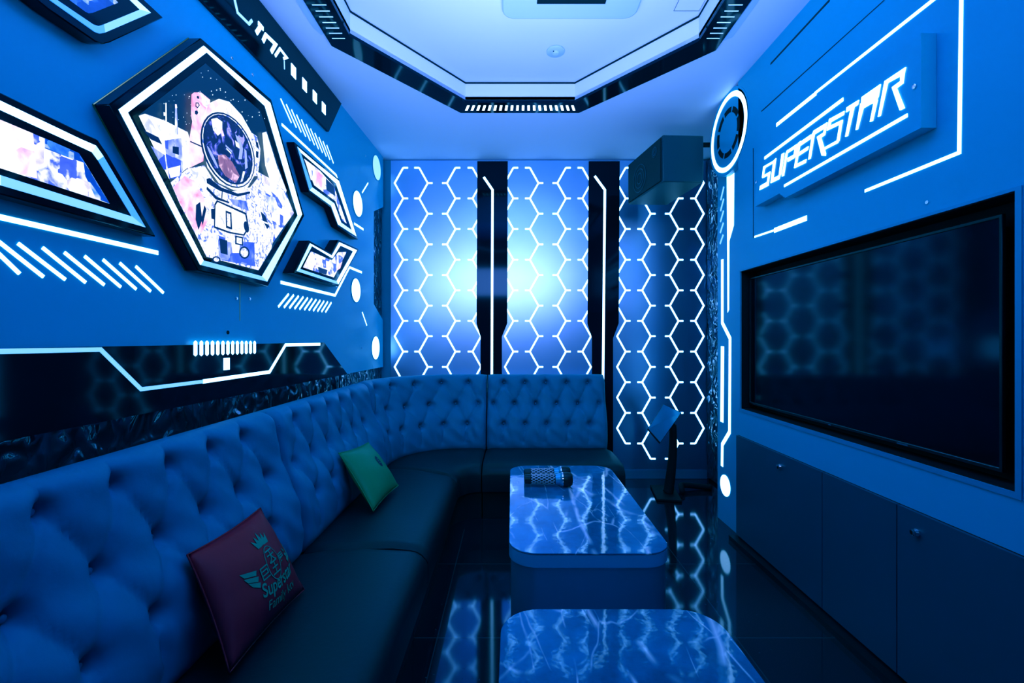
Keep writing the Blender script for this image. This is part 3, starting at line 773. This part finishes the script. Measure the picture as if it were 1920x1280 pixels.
# cabinets under the television
z1c = TW.at(1547, 886).z
zc_ = []
seams = [YE-.002, TW.at(1547.5,900).y, TW.at(1689,950).y, .62, .1]
zt0 = TW.at(1384.6+3, 819, 0).z
names_ = ('grey cabinet under the television, farthest, next to the lit pillar', 'grey cabinet under the television, between the two door seams', 'grey cabinet under the television, nearest in view, with a lock', 'grey cabinet at the near end by the right frame edge')
ztop = ZC-(TW.at(1689,944).y)*(944-CY)/F
for k in range(3):
    ya, yb_ = seams[k+1], seams[k]
    t = thing('low_cabinet', names_[k], 'cabinet', (XT, (ya+yb_)/2, .028), 'cabinets under the television')
    obj('carcass', M().box(XT-.0012, XT-.0002, ya+.0005, yb_-.0005, .03, ztop), 'matte', t)
    obj('door', M().box(XT-.014, XT-.001, ya+.0022, yb_-.0022, .034, ztop-.002), 'cab', t)
    if k in (0, 2):
        x, y = ((1463.5,874.5), None, (1719.5,998))[k]
        p = TW.at(x, y, .014)
        kn = obj('lock', M().lathe(p, (-1,0,0), [(0,.013),(.006,.013),(.010,.010),(.016,.010),(.017,.006)], 20), 'chrome', t, smooth='angle')
        obj('keyhole', M().box(p.x-.0185, p.x-.017, p.y-.001, p.y+.001, p.z-.005, p.z+.005), 'matte', kn)

# lit pillar at the far end of the television wall
t = thing('lit_pillar', 'narrow pillar with vertical light lines beside the television', 'pillar', (XC, 2.9, 0))
yF = CW.at(1345.5, 600).y
obj('pillar_body', M().box(XC, XC+.13, YE, yF, 0, H), 'wall', t)
def cl_(pp, w, mat='led', name='light_strip'): obj(name, ribbon(M(), CW, pp, w, 0, .002), mat, t)
obj('light_strip', M().prism(CW.pts([(1363,300),(1377,300),(1376,422),(1367.5,452),(1367,580),(1364.5,586),(1364,452)], 0), CW.n*.002), 'led', t)
for k in range(5):
    y = 363+k*21.5
    cl_([(1357.5-k*.3,y-13+k),(1351.5-k*.3,y+12-k)], .016, 'ledsoft', 'light_dash')
cl_([(1354.5,486),(1354.5,605),(1369,634),(1368,810),(1354.5,833),(1354,874)], .030, 'disc')
cl_([(1355,649),(1353.7,791)], .042, 'disc')
c = V(CW.uv(CW.at(1360,910))); r = 19.5/F*CW.at(1360,910).y
ob = M().prism(circle_pts(CW, c, r, 40), CW.n*.003); obj('round_light', ob, 'disc', t)

# ring light with vent slots
rc_y, rc_z, rr = 2.855, 2.49, .247
t = thing('ring_light', 'round ring light with vent slots on the right wall', 'wall light', (XC, rc_y, rc_z-rr))
RP = Plane((XC-.03, 0, 0), (0,-1,0), (-1,0,0))
cc = (-rc_y, rc_z)
obj('disc', M().prism(circle_pts(RP, cc, rr+.0, 64, 0), (.03-.0005,0,0)), 'wall', t)
obj('light_ring', M().ring(circle_pts(RP, cc, rr-.012, 64, 0), circle_pts(RP, cc, rr-.042, 64, 0), RP.n*.003), 'led', t)
obj('rim', M().ring(circle_pts(RP, cc, rr+.012, 64, -.028), circle_pts(RP, cc, rr, 64, -.028), RP.n*.03), 'wall', t)
for k in range(8):
    a0, a1 = math.radians(45*k+4+22), math.radians(45*k+41+22); n = 8; ro, ri = .150, .118
    o_ = [RP.p3(cc[0]+ro*math.cos(a0+(a1-a0)*i/n), cc[1]+ro*math.sin(a0+(a1-a0)*i/n), .0005) for i in range(n+1)]
    i_ = [RP.p3(cc[0]+ri*math.cos(a0+(a1-a0)*i/n), cc[1]+ri*math.sin(a0+(a1-a0)*i/n), .0005) for i in range(n, -1, -1)]
    obj('vent_slot', M().prism(o_+i_, RP.n*.0012), 'matte', t)

# speaker
def atY(x, y, Y): return V(((x-CX)/F*Y, Y, ZC-(y-CY)/F*Y))
t = thing('wall_speaker', 'black box speaker hung high in the right corner', 'speaker', (1.1, 3.2, 2.22))
zbt, ztp = 2.236, 2.545
yn, yf = .0, .0
nY = (zbt-ZC)*F/(CY-340.5); fY = (zbt-ZC)*F/(CY-384)
nl, nr = V(((1243-CX)/F*nY, nY, 0)), V(((1320.5-CX)/F*nY, nY+.01, 0))
fl, fr_ = V(((1178-CX)/F*fY, fY, 0)), V(((1251-CX)/F*fY, fY+.01, 0))
Zv = V((0,0,1))
base = [nl, nr, fr_, fl]
obj('cabinet', M().prism([p+Zv*zbt for p in base], Zv*(ztp-zbt)), 'spk', t, bevel=.006)
nrm = (fl-nl).cross(Zv).normalized()
if nrm.x > 0: nrm = -nrm
mid = (nl+fl)/2+Zv*((zbt+ztp)/2); du = (fl-nl)
q = [nl.lerp(fl, a)+Zv*z+nrm*.001 for a, z in ((.04,zbt+.012),(.96,zbt+.012),(.96,ztp-.012),(.04,ztp-.012))]
gr = obj('grille', M().prism(q, nrm*.008), 'cone', t)
for (fa, fz, r0) in ((.60,.42,.10),(.18,.75,.035)):
    cpt = nl.lerp(fl, fa)+Zv*(zbt+(ztp-zbt)*fz)+nrm*.009
    for k in range(3):
        ra = r0*(1-k*.3)
        a_ = du.normalized()
        ci = [cpt+a_*ra*math.cos(2*math.pi*i/32)+Zv*ra*math.sin(2*math.pi*i/32) for i in range(32)]
        ci2 = [cpt+a_*(ra-.006)*math.cos(2*math.pi*i/32)+Zv*(ra-.006)*math.sin(2*math.pi*i/32) for i in range(32)]
        obj('cone_ring', M().ring(ci, ci2, nrm*.003), 'spk', gr)
bk_ = M(); bk_.box(1.16, 1.62, 3.16, 3.20, ztp, ztp+.018); bk_.box(1.60, 1.66, 3.10, 3.26, ztp-.06, ztp+.06); bk_.box(1.12,1.20,3.12,3.24,ztp,ztp+.012)
obj('bracket', bk_, 'matte', t)

# ------------------------------------------------------------------ sofa
XS, RC, CYA = -.823, .44, 3.08           # foot line of the back cushions, corner radius, corner start
ARC = RC*math.pi/2
def spos(s, o):
    """point at arc length s along the foot line, pushed o metres towards the wall"""
    if s <= CYA: return V((XS-o, s, 0))
    if s <= CYA+ARC:
        a = (s-CYA)/RC; c = V((XS+RC, CYA, 0)); return c+V((-math.cos(a), math.sin(a), 0))*(RC+o)
    return V((XS+RC+(s-CYA-ARC), CYA+RC+o, 0))
S_C, S_E = 3.0, CYA+ARC+(-.2-(XS+RC))
S_END = CYA+ARC+(.75-(XS+RC))
prof = [(.02,.335),(.0,.37),(-.004,.43),(.0,.50),(.012,.56),(.038,.625),(.062,.68),(.085,.743),(.096,.80),(.102,.845),(.112,.878),(.13,.900),(.155,.911),(.185,.913),(.215,.905),(.24,.885),(.25,.85),(.25,.6),(.25,.34)]
def dense(p, n):
    out = []
    seg = [math.hypot(p[i+1][0]-p[i][0], p[i+1][1]-p[i][1]) for i in range(len(p)-1)]
    tot = sum(seg[:13]); 
    for k in range(n):
        d = tot*k/(n-1); i = 0
        while i < 12 and d > seg[i]: d -= seg[i]; i += 1
        # catmull
        p0, p1, p2, p3 = p[max(i-1,0)], p[i], p[i+1], p[min(i+2, len(p)-1)]; t = min(d/seg[i], 1)
        f = lambda a, b, c, e: .5*((2*b)+(-a+c)*t+(2*a-5*b+4*c-e)*t*t+(-a+3*b-3*c+e)*t**3)
        out.append((f(p0[0],p1[0],p2[0],p3[0]), f(p0[1],p1[1],p2[1],p3[1])))
    return out+p[14:]
PD = dense(prof, 64)
ROW = (.848, .685, .535)
def seg_dist(p, a, b):
    ab = b-a; t = max(0, min(1, (p-a).dot(ab)/ab.length_squared)); return (p-(a+ab*t)).length, t
def back_unit(parent, s0, s1, top, mid):
    """top: button positions of the first and third row, mid: of the second row"""
    btn = [(s, ROW[0]) for s in top]+[(s, ROW[1]) for s in mid]+[(s, ROW[2]) for s in top]
    btn = [V(b) for b in btn]
    pleats = []
    for a in btn:
        for b in btn:
            if a.y > b.y+.1 and a.y-b.y < .2 and abs(a.x-b.x) < .14: pleats.append((a, b))
    for s in top:
        pleats.append((V((s, ROW[0])), V((s, .90)))); pleats.append((V((s, ROW[2])), V((s-.015, .40))))
    n = max(30, int((s1-s0)/.0105)); rows = []
    for i in range(n+1):
        s = s0+(s1-s0)*i/n; col = []
        e = min(s-s0, s1-s); er = .045
        edge = .038*(1-math.sqrt(max(0, 1-((er-e)/er)**2))) if e < er else 0
        nb = [b for b in btn if abs(b.x-s) < .22]; npl = [q for q in pleats if min(q[0].x,q[1].x)-.06 < s < max(q[0].x,q[1].x)+.06]
        for k, (o, z) in enumerate(PD):
            d = 0
            if k < 64:
                p = V((s, z))
                for b in nb:
                    r = (p-b).length; d += .030*math.exp(-(r/.022)**2)+.013*math.exp(-(r/.062)**2)
                for a, b in npl:
                    r, tt = seg_dist(p, a, b)
                    d2 = .010*math.exp(-(r/.009)**2)+.004*math.exp(-(r/.03)**2)
                    if b.y in (.90, .40): d2 *= (1-tt)
                    d += d2*.8
                # gathered wrinkles near the seat
                d += .0035*math.sin(s*70+z*30+math.sin(s*23)*2)*max(0, 1-abs(z-.46)/.10)
                d += .002*math.sin(s*41+z*57)
                fade = min(1, (64-k)/6, k/4); d = d*fade+edge*(1 if o < .16 else .3)
                dz = -edge*.6 if z > .86 else 0
                d = min(d, .23-o)
                col.append(spos(s, o+d)+V((0,0,z+dz)))
            else: col.append(spos(s, o)+V((0,0,z)))
        rows.append(col)
    m = M().grid(rows)
    for r in (rows[0], rows[-1]): m.flat(r)
    bo_ = obj('backrest', m, 'leather', parent, smooth='angle')
    bm_ = M()
    for b in btn:
        # small covered buttons sit at the bottom of each tuft
        o = next(PD[k][0]+(PD[k+1][0]-PD[k][0])*((b.y-PD[k][1])/(PD[k+1][1]-PD[k][1]+1e-9)) for k in range(63) if PD[k][1] <= b.y <= PD[k+1][1])
        nrm_ = (spos(b.x, 0)-spos(b.x, .1)).normalized()
        p = spos(b.x, o+.047)+V((0,0,b.y))
        obj('button', M().lathe(p-nrm_*.004, nrm_, [(0,.008),(.002,.008),(.004,.005),(.005,.002)], 10), 'leather', bo_, smooth=True)
def ipos(frac_a, q):
    """point along the front edge: q metres of arc from Y=2.80"""
    pass
XI, RI, CI = -.365, .16, 2.86
def fpos(l):
    """front edge point by length l measured from Y=0 (l=Y on the straight)"""
    if l <= CI: return V((XI, l, 0)), V((1,0,0))
    a = (l-CI)/RI
    if a <= math.pi/2: return V((XI+RI, CI, 0))+V((-math.cos(a), math.sin(a), 0))*RI, V((math.cos(a), -math.sin(a), 0))
    return V((XI+RI+(l-CI-RI*math.pi/2), CI+RI, 0)), V((0,-1,0))
F_C = 2.80; F_E = CI+RI*math.pi/2+(-.2-(XI+RI)); F_END = CI+RI*math.pi/2+(.75-(XI+RI))
SP = [(0,.345,0),(.02,.352,0),(.25,.366,0),(.5,.370,0),(.75,.369,0),(.90,.364,0),(.96,.357,0),(1,.345,0),(1,.325,.018),(1,.30,.024),(1,.22,.024),(1,.19,.018)]
def seat_unit(parent, s0, s1, l0, l1):
    n = max(24, int((s1-s0)/.03)); rows = []; brow = []
    for i in range(n+1):
        w = i/n; s = s0+(s1-s0)*w; l = l0+(l1-l0)*w
        e = min(s-s0, s1-s); dz = .012*(1-math.sqrt(max(0, 1-((.03-e)/.03)**2))) if e < .03 else 0
        a = spos(s, .02); f, nn = fpos(l)
        rows.append([a.lerp(f, tt)+nn*(.004+oo)+V((0,0,z-(dz if z > .3 else 0)-(.004*math.sin(w*9+tt*5) if .1 < tt < .9 else 0))) for tt, z, oo in SP])
        brow.append([a.lerp(f, 0)+V((0,0,.30)), f-nn*.03+V((0,0,.30)), f-nn*.03+V((0,0,.0)), a+V((0,0,.0))])
    m = M().grid(rows)
    for r in (rows[0], rows[-1]): m.flat(r)
    obj('seat_cushion', m, 'seat', parent, smooth='angle')
    m = M().grid(brow)
    for r in (brow[0], brow[-1]): m.flat(r)
    obj('base', m, 'base', parent)
G = .004
def sofa(label, s0, s1, l0, l1, top, mid):
    p = spos((s0+s1)/2, -.2)
    t = thing('sofa_section', label, 'sofa', (p.x, p.y, 0), 'tufted sofa sections along the walls')
    back_unit(t, s0+G, s1-G, top, mid); seat_unit(t, s0+G, s1-G, l0+G, l1-G)
tp = [1.61-.172*k for k in range(11)]
sofa('nearest tufted blue sofa section holding the purple cushion', -.35, 1.823, -.35, 1.823, tp, [1.695]+[x-.086 for x in tp])
tp = [1.985+.178*k for k in range(5)]
sofa('tufted sofa section holding the green cushion', 1.823, S_C, 1.823, F_C, tp, [1.90]+[x+.089 for x in tp[:-1]]+[2.78])
cs = [S_C+.13+.168*k for k in range(5)]
sofa('curved corner section of the tufted sofa', S_C, S_E, F_C, F_E, cs, [x-.084 for x in cs]+[cs[-1]+.084])
es = [S_E+.135+.168*k for k in range(5)]
sofa('end section of the tufted sofa against the back wall', S_E, S_END, F_E, F_END, es, [x-.084 for x in es]+[es[-1]+.084])

# ------------------------------------------------------------------ cushions
def text_mesh(body, size=1.0, shear=0.0, bold=0.0):
    cu = bpy.data.curves.new('t', 'FONT'); cu.body = body; cu.size = size; cu.shear = shear; cu.align_x = 'CENTER'; cu.align_y = 'CENTER'; cu.offset = bold
    o = bpy.data.objects.new('t', cu); COL.objects.link(o)
    dg = bpy.context.evaluated_depsgraph_get(); dg.update(); ev = o.evaluated_get(dg); me = ev.to_mesh()
    vs = [(v.co.x, v.co.y) for v in me.vertices]; fs = [tuple(p.vertices) for p in me.polygons]
    ev.to_mesh_clear(); bpy.data.objects.remove(o); bpy.data.curves.remove(cu)
    return vs, fs
class Cushion:
    def __init__(self, c, thick, seed):
        self.c = [V(p) for p in c]; self.th = thick; self.sd = seed
        self.n = (self.c[1]-self.c[0]).cross(self.c[3]-self.c[0]).normalized()
        if self.n.x < 0: self.n = -self.n
    def base(self, u, v):
        a, b, c, d = self.c
        bu = .055*4*u*(1-u)*(2*v-1); bv = .055*4*v*(1-v)*(2*u-1)      # edges drawn in between pointed corners
        u2, v2 = u-bv*.5, v-bu*.5
        return a*(1-u2)*(1-v2)+b*u2*(1-v2)+c*u2*v2+d*(1-u2)*v2
    def h(self, u, v):
        k = max(0, (1-(2*u-1)**2)*(1-(2*v-1)**2))
        w = .05*math.sin(11*u+7*v+self.sd)*math.sin(9*v-5*u+self.sd*2)
        return self.th*(k**.55)*(1+w)
    def surf(self, u, v, s=1, e=0): return self.base(u, v)+self.n*(s*self.h(u, v)+e)
    def mesh(self, n=28):
        m = M()
        for s in (1, -1): m.grid([[self.surf(i/n, j/n, s) for j in range(n+1)] for i in range(n+1)])
        return m
    def decal(self, mb, vs, fs, cu, cv, su, sv, bend=0.0, rot=0.0):
        ca, sa = math.cos(rot), math.sin(rot)
        out = []
        for x, y in vs:
            y = y+bend*x*x
            x, y = x*ca-y*sa, x*sa+y*ca
            out.append(self.surf(cu+x*su, cv+y*sv, 1, .0015))
        mb.add(out, fs)
def cushion(c, thick, seed, mat, label):
    k = Cushion(c, thick, seed)
    ctr = sum(k.c, V())/4
    t = thing('throw_cushion', label, 'cushion', (ctr.x, ctr.y, min(p.z for p in k.c)), 'throw cushions on the sofa')
    m = k.mesh()
    o = obj('cover', m, mat, t, smooth=True)
    b = bmesh.new(); b.from_mesh(o.data); bmesh.ops.remove_doubles(b, verts=b.verts, dist=.0005); bmesh.ops.recalc_face_normals(b, faces=b.faces); b.to_mesh(o.data); b.free()
    # seam piping
    pth = [k.base(i/20, 0) for i in range(20)]+[k.base(1, i/20) for i in range(20)]+[k.base(1-i/20, 1) for i in range(20)]+[k.base(0, 1-i/20) for i in range(21)]
    obj('seam', M().tube(pth, .0025, 6), mat, t, smooth=True)
    return k, t
def pxX(x, y, X): Y = X*F/(x-CX); return V((X, Y, ZC-(y-CY)/F*Y))
k, t = cushion([pxX(430,1262,-.68), pxX(571,1105,-.68), pxX(488,952,-.85), pxX(351,1040,-.85)], .055, 1.3, 'purple', 'dark purple cushion printed with a green winged crest')
m = M()
def poly_tri(pts): return pts, [tuple(range(len(pts)))]
cu, cv = .60, .43
KS = 1.2
for body, dx, dy, sz in (('天', 0, .085, .115), ('王', 0, -.02, .115), ('巨', -.125, .0, .105), ('星', .125, .0, .105)):
    vs, fs = text_mesh(body, sz, 0, .001); k.decal(m, vs, fs, cu+dx*KS, cv+dy*KS, .95*KS, 1.15*KS)
vs, fs = text_mesh('Superstar', .125, .25, .002); k.decal(m, vs, fs, cu, cv-.135*KS, .85*KS, 1.15*KS, bend=.55)
vs, fs = text_mesh('Family ktv', .085, .1); k.decal(m, vs, fs, cu, cv-.245*KS, 1.0*KS, 1.1*KS, bend=.55)
n = 26
ro = [(.085*math.cos(2*math.pi*i/n), .15*math.sin(2*math.pi*i/n)) for i in range(n)]; ri_ = [(.079*math.cos(2*math.pi*i/n), .142*math.sin(2*math.pi*i/n)) for i in range(n)]
k.decal(m, ro+ri_, [(i,(i+1)%n,n+(i+1)%n,n+i) for i in range(n)], cu, cv+.035*KS, KS, KS)
# crown
cw = [(-.085,0),(-.105,.10),(-.062,.05),(-.052,.125),(-.022,.06),(0,.15),(.022,.06),(.052,.125),(.062,.05),(.105,.10),(.085,0)]
vs = cw; fs = [(0,1,2),(0,2,4),(2,3,4),(4,5,6),(0,4,6,10),(6,7,8),(6,8,10),(8,9,10)]
k.decal(m, vs, fs, cu, cv+.20*KS, .9*KS, .9*KS)
# wings
for s in (-1, 1):
    for j, (y0, l) in enumerate(((.06,.17),(.015,.15),(-.03,.12))):
        w = [(s*.0,y0-.015),(s*l,y0+.035),(s*(l-.03),y0-.005),(s*.02,y0-.045)]
        k.decal(m, w, [(0,1,2,3)], cu+s*.185*KS, cv+.02*KS, .8*KS, 1.1*KS)
obj('crest_print', m, 'logo', t, label='green crest with crown, wings and lettering')

k, t = cushion([pxX(700,958,-.652), pxX(747,910,-.627), pxX(690.6,829,-.83), pxX(635,849,-.85)], .055, 4.1, 'green', 'green cushion with a small dark oval badge on the sofa')
m = M(); n = 20
k.decal(m, [(.05*math.cos(2*math.pi*i/n), .115*math.sin(2*math.pi*i/n)) for i in range(n)], [tuple(range(n))], .60, .56, 1, 1)
ob = obj('badge', m, 'logodark', t)
m = M()
vs, fs = text_mesh('王', .09); k.decal(m, vs, fs, .60, .56, .8, 1.3)
for v_ in m.v: v_ += k.n*.001
obj('badge_mark', m, 'logo', ob)

# ------------------------------------------------------------------ tables
def table(cx, cy, hx, hy, label):
    t = thing('low_table', label, 'table', (cx, cy, 0), 'marble-topped tables in a row')
    o = rrect(cx, cy, hx, hy, .095, 10)
    obj('tabletop', M().prism([(x,y,.494) for x, y in o], (0,0,.006)), 'marble', t, bevel=.0015, bseg=1)
    obj('edge_band', M().prism([(x,y,.453) for x, y in o], (0,0,.0405)), 'edge', t, smooth='angle', label='plain pale blue edge of the top')
    o = rrect(cx, cy, hx-.006, hy-.006, .09, 10)
    obj('pedestal', M().prism([(x,y,.0) for x, y in o], (0,0,.454)), 'steel', t, smooth='angle')
    return t
t1 = table(.262, 2.0, .272, .515, 'far marble-topped low table carrying the two microphones')
dup = t1.copy(); COL.objects.link(dup); dup.location = (.245, .665, 0); dup['label'] = 'near marble-topped low table cut by the bottom edge'
for ch in t1.children:
    c = ch.copy(); COL.objects.link(c); c.parent = dup

# ------------------------------------------------------------------ microphones
def mic(y, x0, label, rot, r=.025):
    t = thing('microphone', label, 'microphone', (x0, y, .5), 'microphones on the far table')
    z = .5+r+.0085
    c = V((x0, y, z)); d = V((math.cos(rot), math.sin(rot), 0))
    prof_ = [(0,.016),(.003,.022),(.03,.0235),(.033,.021)]
    obj('end_cap', M().lathe(c, d, prof_, 24), 'black', t, smooth='angle')
    obj('handle', M().lathe(c+d*.031, d, [(0,.021),(.12,.023)], 24), 'meshdark', t, smooth='angle')
    hb = M(); N = 11
    for sgn in (1, -1):
        for k in range(N):
            pth = []
            for i in range(25):
                a = 2*math.pi*k/N+sgn*i/24*2.6; rr_ = .0225+.002*i/24
                e1 = V((-d.y, d.x, 0)); p = c+d*(.033+.112*i/24)+(e1*math.cos(a)+V((0,0,1))*math.sin(a))*rr_
                pth.append(p)
            hb.tube(pth, .0016, 4, caps=False)
    obj('net_sleeve', hb, 'mesh', t)
    obj('collar', M().lathe(c+d*.148, d, [(0,.024),(.022,.027),(.024,.030),(.030,.0325)], 24), 'steel', t, smooth='angle')
    obj('band', M().lathe(c+d*.179, d, [(0,.0332),(.005,.0332)], 24), 'chrome', t, smooth='angle')
    obj('head', M().lathe(c+d*.185, d, [(0,.033),(.018,.0335),(.035,.031),(.043,.025),(.045,.012)], 24), 'black', t, smooth='angle')
mic(2.165, .058, 'microphone in a white net sleeve, the nearer of the pair', -.02)
mic(2.255, .060, 'microphone in a white net sleeve, behind the nearer one', .03)

# ------------------------------------------------------------------ tablet stand
t = thing('tablet_stand', 'touch tablet on a curved black floor stand', 'tablet stand', (1.18, 3.47, 0))
bpts = [(1.07,3.36),(1.245,3.33),(1.30,3.66),(1.12,3.69)]
obj('base_plate', M().prism([(x,y,.001) for x, y in bpts], (0,0,.018)), 'matte', t, bevel=.004)
pole = []
for i in range(14):
    w = i/13; pole.append(atY(1252+10*math.sin(w*math.pi*.62), 930-w*133, 3.50-.06*w*w))
obj('pole', M().tube([V((pole[0].x, pole[0].y, .018))]+pole[1:], [.040]+[.038-.001*i for i in range(13)], 14), 'matte', t, smooth=True)
tcz = [atY(1244,756.5,3.44), atY(1278.5,773,3.40), atY(1237.5,831,3.32), atY(1214,804,3.36)]
tn = (tcz[1]-tcz[0]).cross(tcz[3]-tcz[0]).normalized()
if tn.y > 0: tn = -tn
obj('tablet', M().prism(tcz, -tn*.02), 'frame', t, bevel=.004)
ctr = sum(tcz, V())/4
obj('screen', M().prism([p+(ctr-p)*.05+tn*.0005 for p in tcz], tn*.002), 'tablet', t)
obj('mount', M().tube([ctr-tn*.02, pole[-1]], .022, 12), 'matte', t)

cb_ = []
for i in range(24):
    w = i/23; x = 1.14+w*.42 ; cb_.append(V((x+.02, 3.52+.06*math.sin(w*math.pi*1.0)+.08*w, .022+.03*math.sin(w*math.pi)*(1-w))))
tag(obj('floor_cable', M().tube([V((1.31,3.50,.022))]+[c_ for c_ in cb_ if c_.x > 1.33], .022, 10), 'matte', smooth=True), 'thick black cable lying on the floor behind the tablet stand', 'cable')

# ------------------------------------------------------------------ lights
def area(name, loc, rot, sx, sy, power, col):
    l = bpy.data.lights.new(name, 'AREA'); l.shape = 'RECTANGLE'; l.size = sx; l.size_y = sy; l.energy = power; l.color = col
    o = bpy.data.objects.new(name, l); COL.objects.link(o); o.location = loc; o.rotation_euler = rot; return o
BL = (.0, .20, 1.0)
PB = (.36, .42, 1.0)
R_ = math.radians
area('tray_fill', (.07, .9, HT-.02), (0,0,0), 1.5, 1.0, 5, BL)  # added blue fill shining down from the tray, with no fixture modelled
up_ = area('ceiling_fill', (.07, 1.3, 1.7), (R_(180-22),0,0), 1.0, 1.0, 24, PB); up_.data.spread = R_(118)  # added fill floating in mid-air, aimed up to brighten the ceiling
rl = area('rear_glow_fill', (-.2, REAR+.05, 2.35), (R_(85),0,0), 2.3, .55, 6.5, (.58, .55, 1)); rl.data.spread = R_(64)  # added out of view behind the camera for the glow on the metal panels

w = bpy.data.worlds.new('world'); scene.world = w; w.use_nodes = True
w.node_tree.nodes['Background'].inputs['Color'].default_value = (.01, .08, .4, 1)
w.node_tree.nodes['Background'].inputs['Strength'].default_value = .05

# ------------------------------------------------------------------ camera
cam = bpy.data.cameras.new('camera'); co = bpy.data.objects.new('camera', cam); COL.objects.link(co)
cam.sensor_width = 36; cam.lens = F/1920*36; cam.shift_y = -5/1920; cam.clip_start = .02
co.location = (0, 0, ZC); co.rotation_euler = (R_(90), 0, 0)
scene.camera = co
scene.view_settings.view_transform = 'Standard'
scene.view_settings.look = 'None'
scene.view_settings.exposure = 0.42

# photographic grade: the picture crushes the reds of everything dim
vs_ = scene.view_settings; vs_.use_curve_mapping = True
cm = vs_.curve_mapping; rc_ = cm.curves[0]
for p in ((.02, .003), (.08, .035), (.25, .19)): rc_.points.new(*p)
for p in ((.05, .053), (.2, .23), (.5, .59), (.8, .94)): cm.curves[2].points.new(*p)
cm.update()
